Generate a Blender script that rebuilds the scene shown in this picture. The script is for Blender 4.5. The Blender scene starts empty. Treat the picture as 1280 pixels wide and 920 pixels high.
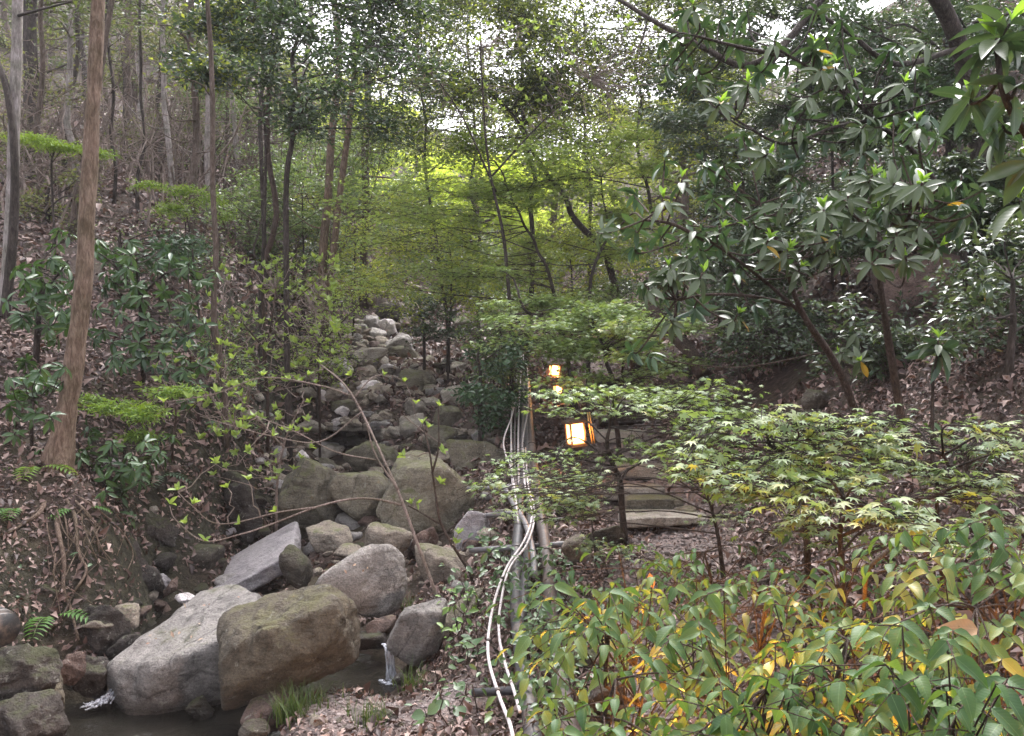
import bpy, math, random
import numpy as np
from mathutils import Vector, Matrix

rng = np.random.default_rng(11)
random.seed(11)
S = bpy.context.scene
COL = S.collection
F = 1024.0                     # focal length in pixels of the 1280 x 920 photograph
R = math.radians

# ------------------------------------------------------------------ camera, sky, sun, exposure
cam_d = bpy.data.cameras.new('camera')
cam_d.sensor_width = 36.0
cam_d.lens = 36.0 * F / 1280.0
cam_d.clip_start, cam_d.clip_end = 0.05, 600.0
cam = bpy.data.objects.new('camera', cam_d)
cam.location = (0, 0, 0)
cam.rotation_euler = (R(90), 0, 0)
COL.objects.link(cam)
S.camera = cam

SUN_EL, SUN_AZ = R(58), R(12)          # azimuth from +Y towards +X
W = bpy.data.worlds.new('World'); S.world = W; W.use_nodes = True
nt = W.node_tree
sky = nt.nodes.new('ShaderNodeTexSky'); sky.sky_type = 'NISHITA'; sky.sun_disc = False
sky.sun_elevation = SUN_EL; sky.sun_rotation = SUN_AZ
sky.dust_density = 4.0; sky.air_density = 1.0
hs = nt.nodes.new('ShaderNodeHueSaturation'); hs.inputs['Saturation'].default_value = 0.16
hs.inputs['Value'].default_value = 1.0
tint = nt.nodes.new('ShaderNodeMix'); tint.data_type = 'RGBA'; tint.blend_type = 'MULTIPLY'
tint.inputs[0].default_value = 1.0; tint.inputs[7].default_value = (1.0, 0.975, 1.02, 1)
nt.links.new(sky.outputs[0], hs.inputs['Color']); nt.links.new(hs.outputs[0], tint.inputs[6])
bg = nt.nodes['Background']; nt.links.new(tint.outputs[2], bg.inputs['Color'])
bg.inputs['Strength'].default_value = 0.15

sun_d = bpy.data.lights.new('sun', 'SUN'); sun_d.energy = 1.0; sun_d.angle = R(35)
sun_d.color = (1.0, 0.96, 0.93)
sun = bpy.data.objects.new('sun', sun_d); COL.objects.link(sun)
sd = Vector((math.sin(SUN_AZ) * math.cos(SUN_EL), math.cos(SUN_AZ) * math.cos(SUN_EL), math.sin(SUN_EL)))
sun.rotation_euler = sd.to_track_quat('Z', 'Y').to_euler()
sun.location = sd * 60

S.view_settings.view_transform = 'Standard'; S.view_settings.look = 'None'
S.view_settings.exposure = 2.35; S.view_settings.gamma = 1.0
S.view_settings.use_curve_mapping = False
HAZE = 0.0010
S.cycles.volume_bounces = 0; S.cycles.max_bounces = 9; S.cycles.diffuse_bounces = 6; S.cycles.glossy_bounces = 2
S.cycles.transmission_bounces = 5; S.cycles.transparent_max_bounces = 4
S.cycles.caustics_reflective = False; S.cycles.caustics_refractive = False

# ------------------------------------------------------------------ numeric helpers
def at(px, py, Y):
    return np.array([(px - 640.0) / F * Y, Y, (460.0 - py) / F * Y])

def _hash(i, j, k, s):
    n = (i.astype(np.int64) * 374761393 + j.astype(np.int64) * 668265263 + k.astype(np.int64) * 1274126177 + s * 974634) & 0xffffffff
    n = ((n ^ (n >> 13)) * 1274126177) & 0xffffffff
    n = ((n ^ (n >> 16)) * 2246822519) & 0xffffffff
    return ((n ^ (n >> 15)) & 0xffff) / 65535.0

def vnoise(P, s=0):
    P = np.asarray(P, float); I = np.floor(P).astype(np.int64); f = P - I; f = f * f * (3 - 2 * f)
    out = 0.0
    for a in (0, 1):
        for b in (0, 1):
            for c in (0, 1):
                w = (f[:, 0] if a else 1 - f[:, 0]) * (f[:, 1] if b else 1 - f[:, 1]) * (f[:, 2] if c else 1 - f[:, 2])
                out = out + w * _hash(I[:, 0] + a, I[:, 1] + b, I[:, 2] + c, s)
    return out * 2 - 1

def fbm(P, octv=4, s=0):
    P = np.asarray(P, float); r = 0.0; a = 0.5
    for o in range(octv):
        r = r + a * vnoise(P * 2 ** o + o * 17.3, s + o); a *= 0.5
    return r

def rand_unit(n): return unit(rng.normal(size=(n, 3)))
def unit(v):
    v = np.asarray(v, float); return v / np.maximum(np.linalg.norm(v, axis=-1, keepdims=True), 1e-9)

# ------------------------------------------------------------------ terrain
def A(px, py, Y): return tuple(at(px, py, Y))
def Pz(px, Y, z): return ((px - 640.0) / F * Y, Y, z)
CTRL = [
    (0, 0, -1.5), (-2.5, 0, -1.7), (2.5, 0, -1.2), (0, 1.6, -1.5), (1.6, 1.5, -1.33), (-1.6, 1.8, -1.95), (-3.5, 2, -1.7), (4, 2, -0.8), (0, -2, -1.5),
    Pz(200, 4.5, -2.3), Pz(110, 4.7, -2.25), Pz(60, 4.9, -2.1), Pz(330, 4.5, -2.25), Pz(250, 3.5, -2.2), Pz(460, 5.3, -2.12), Pz(470, 5.8, -2.0), Pz(400, 5.4, -2.15),
    A(430, 900, 4.3), A(365, 905, 4.2), A(395, 885, 4.5), A(440, 872, 4.75), A(560, 890, 4.2), A(500, 880, 4.7), A(620, 800, 4.9), A(600, 720, 6.2), Pz(400, 3.4, -1.9), Pz(550, 3.0, -1.62),
    Pz(230, 6.6, -1.97), Pz(190, 5.9, -2.02), Pz(320, 6.3, -1.95), A(300, 695, 7.8), A(440, 700, 7.0), A(540, 695, 7.2), A(450, 625, 9), A(350, 605, 9.5), A(560, 575, 10.5),
    A(430, 525, 13), A(350, 520, 12.5), A(500, 465, 16.5), A(440, 432, 18), A(490, 390, 21), A(480, 330, 26), A(560, 290, 34), A(640, 262, 46), A(640, 238, 60), A(700, 225, 85),
    A(150, 860, 5.2), A(100, 838, 5.1), A(100, 780, 5.3), A(55, 745, 5.35), A(20, 800, 4.9), A(10, 880, 4.6), A(-60, 850, 4.2), A(100, 655, 5.75), A(175, 690, 6.2), A(185, 735, 6.35), A(250, 650, 7.3), A(30, 570, 6.2), A(90, 590, 6.3), A(200, 570, 7.5),
    A(280, 530, 8.6), A(300, 470, 11), A(330, 420, 13), A(200, 430, 9.5), A(60, 435, 8), A(250, 335, 13), A(380, 345, 19), A(100, 300, 11.5), A(0, 280, 11.5), A(-150, 400, 8), A(-200, 600, 5), A(200, 240, 18),
    A(60, 200, 18), A(300, 210, 26), A(420, 270, 30), A(150, 150, 30), A(400, 150, 45), A(200, 50, 50), A(0, 0, 45), A(450, 185, 60), A(300, 40, 85), A(-300, 0, 60),
    A(664, 935, 3.6), A(650, 850, 4.4), A(660, 760, 5.3), A(660, 700, 6.2), A(660, 652, 7.0), A(655, 612, 8.0), A(655, 560, 9.5), A(655, 490, 13), A(652, 455, 16),
    A(720, 760, 5), A(800, 705, 6), A(850, 662, 6.8), A(820, 622, 8), A(780, 562, 10), A(760, 502, 13), A(720, 432, 18), A(780, 382, 22), A(800, 322, 30), A(700, 300, 38),
    A(900, 810, 3.8), A(1000, 900, 2.9), A(880, 745, 4.8), A(950, 695, 5.6), A(1000, 625, 6.2), A(900, 562, 8), A(1100, 517, 6.2), A(1250, 605, 4.5), A(1200, 665, 4.2), A(1260, 760, 3.2),
    A(1280, 452, 5.5), A(1200, 405, 7), A(1150, 355, 8.5), A(1000, 422, 10), A(900, 445, 11), A(1000, 332, 15), A(1280, 300, 9), A(1280, 100, 12), A(1100, 200, 16), A(900, 285, 22), A(1000, 100, 30),
    A(850, 222, 45), A(1200, 0, 25), A(1500, 300, 6), A(1500, 0, 14), A(900, 150, 85), A(1300, -100, 60),
]
def warp(x, y):
    yy = np.maximum(y, -2.6) + 3.0
    return np.stack([1.6 * x / yy, np.log(yy)], -1)
_C = np.array(CTRL); _Q = warp(_C[:, 0], _C[:, 1])
def _k(d2): return 0.5 * d2 * np.log(d2 + 1e-12)
_n = len(_C)
_K = _k(((_Q[:, None] - _Q[None]) ** 2).sum(-1)) + np.eye(_n) * 2e-4
_Pm = np.concatenate([np.ones((_n, 1)), _Q], 1)
_M = np.block([[_K, _Pm], [_Pm.T, np.zeros((3, 3))]])
_w = np.linalg.solve(_M, np.concatenate([_C[:, 2] / (np.maximum(_C[:, 1], 0) + 3), np.zeros(3)]))
def H(x, y):
    x = np.atleast_1d(np.asarray(x, float)); y = np.atleast_1d(np.asarray(y, float))
    q = warp(x, y)
    z = np.empty(len(x))
    for s in range(0, len(x), 20000):
        qq = q[s:s + 20000]
        kk = _k(((qq[:, None] - _Q[None]) ** 2).sum(-1))
        z[s:s + 20000] = kk @ _w[:_n] + _w[_n] + qq @ _w[_n + 1:]
    z = z * (np.maximum(y, 0) + 3)
    P = np.stack([x, y, np.zeros_like(x)], -1)
    z = z + 0.10 * fbm(P * 1.1, 4, 3) * np.clip(y / 6, 0.4, 3) + .07 * np.abs(fbm(P * 3.7, 4, 21)) * np.clip(y / 6, .5, 2)
    return z
def h1(x, y): return float(H(x, y)[0])
_YS = np.geomspace(1.2, 95, 420)
def hit(px, py, off=0.0):
    z = (460.0 - py) / F * _YS
    g = H((px - 640.0) / F * _YS, _YS) + off
    k = np.argmax(z < g) if (z < g).any() else len(_YS) - 1
    return float(_YS[max(k, 0)])
def onground(px, py, off=0.0):
    return at(px, py, hit(px, py, off))

# ------------------------------------------------------------------ mesh helpers
def mesh_np(name, V, faces, mat=None, smooth=True):
    V = np.asarray(V, np.float32)
    if not isinstance(faces, list): faces = [faces]
    faces = [np.asarray(f, np.int32) for f in faces if len(f)]
    me = bpy.data.meshes.new(name)
    me.vertices.add(len(V)); me.vertices.foreach_set('co', V.ravel())
    tot = np.concatenate([np.full(len(f), f.shape[1], np.int32) for f in faces])
    idx = np.concatenate([f.ravel() for f in faces])
    me.loops.add(len(idx)); me.loops.foreach_set('vertex_index', idx)
    me.polygons.add(len(tot))
    st = np.concatenate([[0], np.cumsum(tot)[:-1]]).astype(np.int32)
    me.polygons.foreach_set('loop_start', st); me.polygons.foreach_set('loop_total', tot)
    me.polygons.foreach_set('use_smooth', np.full(len(tot), smooth))
    me.update(calc_edges=True)
    if mat: me.materials.append(mat)
    return me

def link(name, me, parent=None, kind=None):
    o = bpy.data.objects.new(name, me); COL.objects.link(o)
    if parent is not None:
        o.parent = parent
        if parent.get('wx') is None and parent.type == 'EMPTY':
            o.matrix_parent_inverse = Matrix.Translation(-parent.location)
    if kind: o['kind'] = kind
    return o

def tag(o, label, cat, group=None):
    o['label'] = label; o['category'] = cat
    if group: o['group'] = group
    return o

def thing(name, label, cat, loc, group=None):
    o = bpy.data.objects.new(name, None); COL.objects.link(o)
    o.location = Vector([float(c) for c in loc]); o.empty_display_size = 0.1
    return tag(o, label, cat, group)

class Acc:
    def __init__(s): s.V = []; s.F = {}; s.n = 0
    def add(s, V, *faces):
        V = np.asarray(V, float)
        for f in faces:
            f = np.asarray(f, int)
            if len(f): s.F.setdefault(f.shape[1], []).append(f + s.n)
        s.V.append(V); s.n += len(V)
    def mesh(s, name, mat, smooth=True):
        return mesh_np(name, np.concatenate(s.V), [np.concatenate(v) for v in s.F.values()], mat, smooth)

def smooth_path(pts, m=6):
    P = np.asarray(pts, float)
    if len(P) < 3:
        t = np.linspace(0, 1, m + 1)[:, None]; return P[0] * (1 - t) + P[-1] * t
    E = np.concatenate([[2 * P[0] - P[1]], P, [2 * P[-1] - P[-2]]])
    out = []
    for i in range(len(P) - 1):
        p0, p1, p2, p3 = E[i:i + 4]
        t = np.linspace(0, 1, m, endpoint=False)[:, None]
        out.append(0.5 * ((2 * p1) + (-p0 + p2) * t + (2 * p0 - 5 * p1 + 4 * p2 - p3) * t * t + (-p0 + 3 * p1 - 3 * p2 + p3) * t ** 3))
    out.append(P[-1:]); return np.concatenate(out)

def tube(acc, P, rad, sides=6, lump=0.0, cap=True):
    P = np.asarray(P, float); n = len(P)
    rad = np.broadcast_to(np.asarray(rad, float), (n,)) if np.ndim(rad) == 0 or len(np.atleast_1d(rad)) == n else np.interp(np.linspace(0, 1, n), np.linspace(0, 1, len(rad)), rad)
    T = unit(np.gradient(P, axis=0))
    ref = np.array([0.0, 0, 1]) if abs(T[0][2]) < 0.9 else np.array([1.0, 0, 0])
    u = unit(np.cross(T[0], ref)); U = []
    for t in T:
        u = unit(u - t * (u @ t)); U.append(u)
    U = np.array(U); B = np.cross(T, U)
    a = np.linspace(0, 2 * np.pi, sides, endpoint=False)
    rr = rad[:, None] * np.ones(sides)
    if lump:
        q = np.stack([np.cos(a)[None] * 1.3 + np.arange(n)[:, None] * .37, np.sin(a)[None] * 1.3 + np.arange(n)[:, None] * .11, np.arange(n)[:, None] * .5 + 0 * a[None]], -1).reshape(-1, 3)
        rr = rr * (1 + lump * fbm(q + P[0], 3, 5).reshape(n, sides) * 2)
    V = P[:, None] + rr[:, :, None] * (np.cos(a)[None, :, None] * U[:, None] + np.sin(a)[None, :, None] * B[:, None])
    i = np.arange(n - 1)[:, None] * sides; j = np.arange(sides)[None]; k = (j + 1) % sides
    Q = np.stack([i + j, i + k, i + sides + k, i + sides + j], -1).reshape(-1, 4)
    V = V.reshape(-1, 3)
    if cap:
        V = np.concatenate([V, P[:1], P[-1:]]); jj = np.arange(sides); kk = (jj + 1) % sides
        t1 = np.stack([kk, jj, np.full(sides, n * sides)], -1)
        t2 = np.stack([jj + (n - 1) * sides, kk + (n - 1) * sides, np.full(sides, n * sides + 1)], -1)
        acc.add(V, Q, t1, t2)
    else:
        acc.add(V, Q)

def wiggle(a, b, amp, m=5, sag=0.0):
    a = np.asarray(a, float); b = np.asarray(b, float); t = np.linspace(0, 1, m)[:, None]
    L = np.linalg.norm(b - a)
    P = a * (1 - t) + b * t + rng.normal(0, amp * L, (m, 3)) * np.sin(np.pi * t) ** .7
    P[:, 2] += (sag * L * np.sin(np.pi * t[:, 0]))
    return P

def box(acc, c, s, rot=None, bev=0.0):
    c = np.asarray(c, float); s = np.asarray(s, float) / 2
    V = np.array([[x, y, z] for x in (-1, 1) for y in (-1, 1) for z in (-1, 1)], float) * s
    if rot is not None: V = V @ np.asarray(rot).T
    acc.add(V + c, [[0, 1, 3, 2], [4, 6, 7, 5], [0, 4, 5, 1], [2, 3, 7, 6], [0, 2, 6, 4], [1, 5, 7, 3]])

def rotm(rx=0, ry=0, rz=0):
    return np.array((Matrix.Rotation(R(rz), 3, 'Z') @ Matrix.Rotation(R(ry), 3, 'Y') @ Matrix.Rotation(R(rx), 3, 'X')))

# ------------------------------------------------------------------ materials
def new_mat(name):
    m = bpy.data.materials.new(name); m.use_nodes = True
    n = m.node_tree.nodes; l = m.node_tree.links
    return m, n, l, n['Principled BSDF'], n['Material Output']
def rgba(c): return (c[0], c[1], c[2], 1)
def ramp(n, l, fac, stops):
    r = n.new('ShaderNodeValToRGB'); e = r.color_ramp.elements
    e[0].position, e[0].color = stops[0][0], rgba(stops[0][1])
    e[1].position, e[1].color = stops[-1][0], rgba(stops[-1][1])
    for p, c in stops[1:-1]:
        x = e.new(p); x.color = rgba(c)
    l.new(fac, r.inputs[0]); return r.outputs[0]
def noise(n, l, vec, scale, detail=4, rough=0.55, dist=0.0):
    t = n.new('ShaderNodeTexNoise'); t.inputs['Scale'].default_value = scale
    t.inputs['Detail'].default_value = detail; t.inputs['Roughness'].default_value = rough
    t.inputs['Distortion'].default_value = dist
    if vec is not None: l.new(vec, t.inputs['Vector'])
    return t.outputs[0]
def mixc(n, l, f, a, b, mode='MIX'):
    x = n.new('ShaderNodeMix'); x.data_type = 'RGBA'; x.blend_type = mode
    for s, v in ((0, f), (6, a), (7, b)):
        if hasattr(v, 'is_output'): l.new(v, x.inputs[s])
        elif s == 0: x.inputs[0].default_value = v
        else: x.inputs[s].default_value = rgba(v)
    return x.outputs[2]
def mth(n, l, op, a, b=0.0, c=None, clamp=False):
    x = n.new('ShaderNodeMath'); x.operation = op; x.use_clamp = clamp
    for i, v in enumerate((a, b, c)):
        if v is None: continue
        if hasattr(v, 'is_output'): l.new(v, x.inputs[i])
        else: x.inputs[i].default_value = v
    return x.outputs[0]
def bump(n, l, h, dist, strength=1.0, prev=None):
    b = n.new('ShaderNodeBump'); b.inputs['Distance'].default_value = dist; b.inputs['Strength'].default_value = strength
    l.new(h, b.inputs['Height'])
    if prev is not None: l.new(prev, b.inputs['Normal'])
    return b.outputs[0]

def leaf_mat(name, cols, trans=0.35, rough=0.4, spec=0.5, tcol=None, rib=False, back=None, spots=0.0):
    m, n, l, p, out = new_mat(name)
    if rib:
        rnd = n.new('ShaderNodeObjectInfo').outputs['Random']
    else:
        rnd = n.new('ShaderNodeNewGeometry').outputs['Random Per Island']
    k = len(cols)
    c = ramp(n, l, rnd, [(i / (k - 1), cc) for i, cc in enumerate(cols)])
    tc = n.new('ShaderNodeTexCoord')
    c0 = c
    if rib:
        sx = n.new('ShaderNodeSeparateXYZ'); l.new(tc.outputs['Object'], sx.inputs[0])
        d = mth(n, l, 'ABSOLUTE', sx.outputs[0])
        f = mth(n, l, 'LESS_THAN', d, 0.011)
        c = mixc(n, l, mth(n, l, 'MULTIPLY', f, 0.45), c, [min(1, x * 1.6 + .05) for x in cols[-1]])
        # side veins
        ww = n.new('ShaderNodeTexWave'); ww.inputs['Scale'].default_value = 3.2; ww.bands_direction = 'Y'
        mp = n.new('ShaderNodeVectorMath'); mp.operation = 'ADD'
        cmb = n.new('ShaderNodeCombineXYZ'); l.new(mth(n, l, 'MULTIPLY', d, -0.9), cmb.inputs[1])
        l.new(tc.outputs['Object'], mp.inputs[0]); l.new(cmb.outputs[0], mp.inputs[1]); l.new(mp.outputs[0], ww.inputs['Vector'])
        l.new(bump(n, l, ww.outputs['Fac'], 0.0015, 0.12), p.inputs['Normal'])
        nz = noise(n, l, tc.outputs['Object'], 5, 3)
        c = mixc(n, l, mth(n, l, 'MULTIPLY', nz, 0.6), c, [x * 0.72 for x in cols[0]])
        oi4 = n.new('ShaderNodeTexNoise'); oi4.noise_dimensions = '4D'; oi4.inputs['Scale'].default_value = 6.5; oi4.inputs['Detail'].default_value = 3; l.new(tc.outputs['Object'], oi4.inputs['Vector']); l.new(mth(n, l, 'MULTIPLY', rnd, 60.0), oi4.inputs['W'])
        c = mixc(n, l, ramp(n, l, oi4.outputs[0], [(.64, (0, 0, 0)), (.70, (.75, .75, .75))]), c, (.13, .10, .035))
    if back is not None:
        bf = n.new('ShaderNodeNewGeometry').outputs['Backfacing']
        c = mixc(n, l, bf, c, back)
    l.new(c, p.inputs['Base Color'])
    p.inputs['Roughness'].default_value = rough; p.inputs['Specular IOR Level'].default_value = spec
    tr = n.new('ShaderNodeBsdfTranslucent')
    if tcol is None: tcol = (1.25, 1.15, 0.55)
    l.new(mixc(n, l, 1.0, c0, tcol, 'MULTIPLY'), tr.inputs['Color'])
    mx = n.new('ShaderNodeMixShader'); mx.inputs[0].default_value = trans
    l.new(p.outputs[0], mx.inputs[1]); l.new(tr.outputs[0], mx.inputs[2]); l.new(mx.outputs[0], out.inputs['Surface'])
    return m

def bark_mat(name, c1, c2, scale=1.0, lichen=None):
    m, n, l, p, out = new_mat(name)
    tc = n.new('ShaderNodeTexCoord'); mp = n.new('ShaderNodeMapping')
    mp.inputs['Scale'].default_value = (15 * scale, 15 * scale, 3.2 * scale)
    l.new(tc.outputs['Object'], mp.inputs[0])
    a = noise(n, l, mp.outputs[0], 3.0, 6, 0.65, 0.5)
    b = noise(n, l, tc.outputs['Object'], 5, 4)
    a2 = noise(n, l, mp.outputs[0], 9.0, 4, .7); c = ramp(n, l, a, [(0.25, [x * .45 for x in c1]), (0.45, c1), (0.7, c2)])
    c = mixc(n, l, .7, c, ramp(n, l, a2, [(.32, (.5, .48, .46)), (.5, (1, 1, 1)), (.7, (1.25, 1.25, 1.22))]), 'MULTIPLY')
    c = mixc(n, l, .8, c, ramp(n, l, b, [(.35, (.62, .66, .55)), (.6, (1.1, 1.08, 1.06))]), 'MULTIPLY')
    if lichen: c = mixc(n, l, ramp(n, l, b, [(0.5, (0, 0, 0)), (0.68, (.8, .8, .8))]), c, lichen)
    l.new(c, p.inputs['Base Color']); p.inputs['Roughness'].default_value = 0.9
    p.inputs['Specular IOR Level'].default_value = 0.2
    l.new(bump(n, l, a2, .008, .8, bump(n, l, a, 0.025, 1.0)), p.inputs['Normal'])
    return m

def rock_mat(name, c1, c2, c3, moss=0.3, mcol=(0.085, 0.095, 0.03), rough=0.85, spec=0.3, strata=0.0):
    m, n, l, p, out = new_mat(name)
    tc = n.new('ShaderNodeTexCoord'); oi = n.new('ShaderNodeObjectInfo')
    ad = n.new('ShaderNodeVectorMath'); ad.operation = 'ADD'
    cb = n.new('ShaderNodeCombineXYZ')
    for i in range(3): l.new(mth(n, l, 'MULTIPLY', oi.outputs['Random'], 37.0 + 11 * i), cb.inputs[i])
    l.new(tc.outputs['Object'], ad.inputs[0]); l.new(cb.outputs[0], ad.inputs[1]); v = ad.outputs[0]
    big = noise(n, l, v, 2.2, 5, 0.6, 0.4); mid = noise(n, l, v, 9, 6, 0.7); fine = noise(n, l, v, 70, 4, 0.7); vf = noise(n, l, v, 220, 2, 0.6)
    c = ramp(n, l, big, [(0.3, c1), (0.5, c2), (0.7, c3)])
    c = mixc(n, l, mth(n, l, 'MULTIPLY', ramp(n, l, mid, [(0.42, (0, 0, 0)), (0.66, (1, 1, 1))]), 0.6), c, [x * 1.45 for x in c3])
    c = mixc(n, l, 0.8, c, ramp(n, l, fine, [(0.3, (.5, .5, .5)), (0.5, (1, 1, 1)), (0.72, (1.35, 1.3, 1.3))]), 'MULTIPLY')
    mp3 = n.new('ShaderNodeMapping'); mp3.inputs['Scale'].default_value = (1.5, 2.0, 9.0); mp3.inputs['Rotation'].default_value = (.25, .35, .2); l.new(v, mp3.inputs[0])
    c = mixc(n, l, .35, c, ramp(n, l, noise(n, l, mp3.outputs[0], 2.2, 6, .7, .5), [(.3, (.45, .43, .40)), (.52, (1, 1, 1)), (.75, (1.35, 1.33, 1.3))]), 'MULTIPLY')
    c = mixc(n, l, 0.6, c, ramp(n, l, vf, [(0.35, (.6, .6, .6)), (0.65, (1.3, 1.3, 1.3))]), 'MULTIPLY')
    lich = noise(n, l, v, 17, 5, .75, .3); c = mixc(n, l, ramp(n, l, lich, [(.60, (0, 0, 0)), (.66, (.55, .55, .55))]), c, (.36, .36, .31))
    hs_ = n.new('ShaderNodeHueSaturation'); l.new(c, hs_.inputs['Color'])
    l.new(mth(n, l, 'MULTIPLY_ADD', oi.outputs['Random'], 0.5, 0.75), hs_.inputs['Value']); c = hs_.outputs[0]
    g = n.new('ShaderNodeNewGeometry'); sx = n.new('ShaderNodeSeparateXYZ'); l.new(g.outputs['Normal'], sx.inputs[0])
    mz = mth(n, l, 'MULTIPLY_ADD', sx.outputs[2], 0.35, mid)
    mz = mth(n, l, 'MULTIPLY_ADD', big, 0.9, mz)
    mm = ramp(n, l, mth(n, l, 'ADD', mz, moss - 1.0), [(0.30, (0, 0, 0)), (0.52, (.85, .85, .85))])
    c = mixc(n, l, mm, c, mixc(n, l, fine, [x * .6 for x in mcol], [x * 1.5 for x in mcol]))
    # dark cracks
    vo = n.new('ShaderNodeTexVoronoi'); vo.feature = 'DISTANCE_TO_EDGE'; vo.inputs['Scale'].default_value = 2.1
    wv = n.new('ShaderNodeVectorMath'); wv.operation = 'ADD'
    wc = n.new('ShaderNodeCombineXYZ')
    for i in range(3): l.new(mth(n, l, 'MULTIPLY', mid, 0.5 + .2 * i), wc.inputs[i])
    l.new(v, wv.inputs[0]); l.new(wc.outputs[0], wv.inputs[1]); l.new(wv.outputs[0], vo.inputs['Vector'])
    ck = ramp(n, l, vo.outputs[0], [(0.0, (0, 0, 0)), (0.022, (1, 1, 1))])
    c = mixc(n, l, 0.5, c, ck, 'MULTIPLY')
    sp_ = n.new('ShaderNodeSeparateXYZ'); l.new(g.outputs['Position'], sp_.inputs[0])
    wet = ramp(n, l, mth(n, l, 'MULTIPLY_ADD', mid, -.10, mth(n, l, 'ADD', sp_.outputs[2], 3.0)), [(0.945, (1, 1, 1)), (1.0, (0, 0, 0))])
    c = mixc(n, l, wet, c, mixc(n, l, 1.0, c, (.38, .36, .33), 'MULTIPLY'))
    l.new(c, p.inputs['Base Color']); p.inputs['Specular IOR Level'].default_value = spec
    l.new(mth(n, l, 'MULTIPLY_ADD', wet, .25 - rough, rough), p.inputs['Roughness'])
    mp2 = n.new('ShaderNodeMapping'); mp2.inputs['Scale'].default_value = (2.0, 3.0, 13.0); mp2.inputs['Rotation'].default_value = (.25, .35, .2); l.new(v, mp2.inputs[0])
    stv = noise(n, l, mp2.outputs[0], 1.6, 6, .65, .6)
    b1 = bump(n, l, stv, 0.05, 0.7, bump(n, l, mid, 0.07, 0.8)); b2 = bump(n, l, fine, 0.02, 0.9, b1); b3 = bump(n, l, ck, 0.012, 0.5, b2)
    l.new(b3, p.inputs['Normal'])
    return m

def plain_mat(name, c, rough=0.6, spec=0.4, metal=0.0, var=0.3, scale=8):
    m, n, l, p, out = new_mat(name)
    tc = n.new('ShaderNodeTexCoord'); a = noise(n, l, tc.outputs['Object'], scale, 5, 0.65)
    cc = ramp(n, l, a, [(0.3, [x * (1 - var) for x in c]), (0.7, [min(1, x * (1 + var)) for x in c])])
    dn_ = noise(n, l, tc.outputs['Object'], scale * 1.7, 6, .75)
    cc = mixc(n, l, ramp(n, l, dn_, [(.5, (0, 0, 0)), (.64, (.75, .75, .75))]), cc, (.13, .10, .08))
    l.new(cc, p.inputs['Base Color'])
    p.inputs['Roughness'].default_value = rough; p.inputs['Specular IOR Level'].default_value = spec; p.inputs['Metallic'].default_value = metal
    l.new(bump(n, l, noise(n, l, tc.outputs['Object'], scale * 6, 3), 0.003, 0.4), p.inputs['Normal'])
    return m

def emit_mat(name, c, s):
    m, n, l, p, out = new_mat(name)
    p.inputs['Base Color'].default_value = rgba((.8, .7, .5)); p.inputs['Emission Color'].default_value = rgba(c)
    p.inputs['Emission Strength'].default_value = s
    return m

MAT = {}
MAT['rock_grey'] = rock_mat('granite_grey', (.11, .10, .092), (.205, .19, .175), (.31, .29, .27), 0.0, (.085, .085, .045))
MAT['rock_olive'] = rock_mat('granite_olive', (.058, .048, .034), (.10, .083, .06), (.16, .138, .10), 0.1, (.085, .08, .035))
MAT['rock_moss'] = rock_mat('rock_mossy', (.035, .03, .024), (.065, .055, .042), (.11, .095, .075), 0.2, (.05, .055, .02))
MAT['rock_pale'] = rock_mat('rock_pale', (.40, .36, .35), (.56, .51, .50), (.68, .63, .63), -0.2)
MAT['rock_brown'] = rock_mat('rock_brown', (.085, .055, .045), (.14, .095, .078), (.21, .15, .125), 0.0)
MAT['rock_tan'] = rock_mat('rock_tan', (.12, .098, .078), (.20, .168, .135), (.29, .25, .205), 0.08)
MAT['rock_dark'] = rock_mat('rock_dark', (.022, .018, .016), (.042, .035, .03), (.08, .068, .06), 0.12, (.04, .045, .015))
MAT['rock_wet'] = rock_mat('rock_wet', (.13, .12, .125), (.24, .22, .23), (.36, .335, .34), -0.1, rough=0.28, spec=0.6)
MAT['bark_tan'] = bark_mat('bark_tan', (.145, .10, .075), (.28, .21, .165))
MAT['bark_dark'] = bark_mat('bark_dark', (.045, .036, .032), (.10, .082, .072), 1.3)
MAT['bark_mid'] = bark_mat('bark_mid', (.10, .075, .062), (.19, .15, .13), 1.3)
MAT['bark_pale'] = bark_mat('bark_pale', (.24, .21, .20), (.42, .38, .37), 1.0)
MAT['bark_red'] = bark_mat('bark_red', (.065, .046, .038), (.13, .095, .078), 1.5)
MAT['twig_pale'] = bark_mat('twig_pale', (.22, .17, .15), (.38, .31, .28), 2.0)
MAT['root'] = bark_mat('root_bark', (.12, .085, .065), (.23, .175, .14), 1.2)
MAT['laurel'] = leaf_mat('laurel_leaf', [(.032, .075, .026), (.05, .105, .036), (.075, .135, .044)], .28, .38, .42, rib=True)
MAT['laurel_mass'] = leaf_mat('laurel_mass', [(.028, .065, .03), (.045, .095, .045), (.07, .13, .06)], .22, .38, .5)
MAT['rhodo'] = leaf_mat('rhododendron_leaf', [(.03, .068, .038), (.046, .092, .05), (.068, .118, .064)], .22, .36, .55, rib=True, back=(.08, .11, .05))
MAT['rhodo_new'] = leaf_mat('rhododendron_new_leaf', [(.17, .32, .05), (.24, .42, .07)], .45, .4, .4, rib=True)
MAT['rhodo_old'] = leaf_mat('rhododendron_old_leaf', [(.30, .24, .03), (.36, .22, .05)], .35, .45, .4, rib=True)
MAT['maple'] = leaf_mat('maple_leaf', [(.13, .205, .075), (.18, .265, .095), (.235, .315, .12)], .42, .45, .4, (1.2, 1.15, .55), rib=False)
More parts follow.
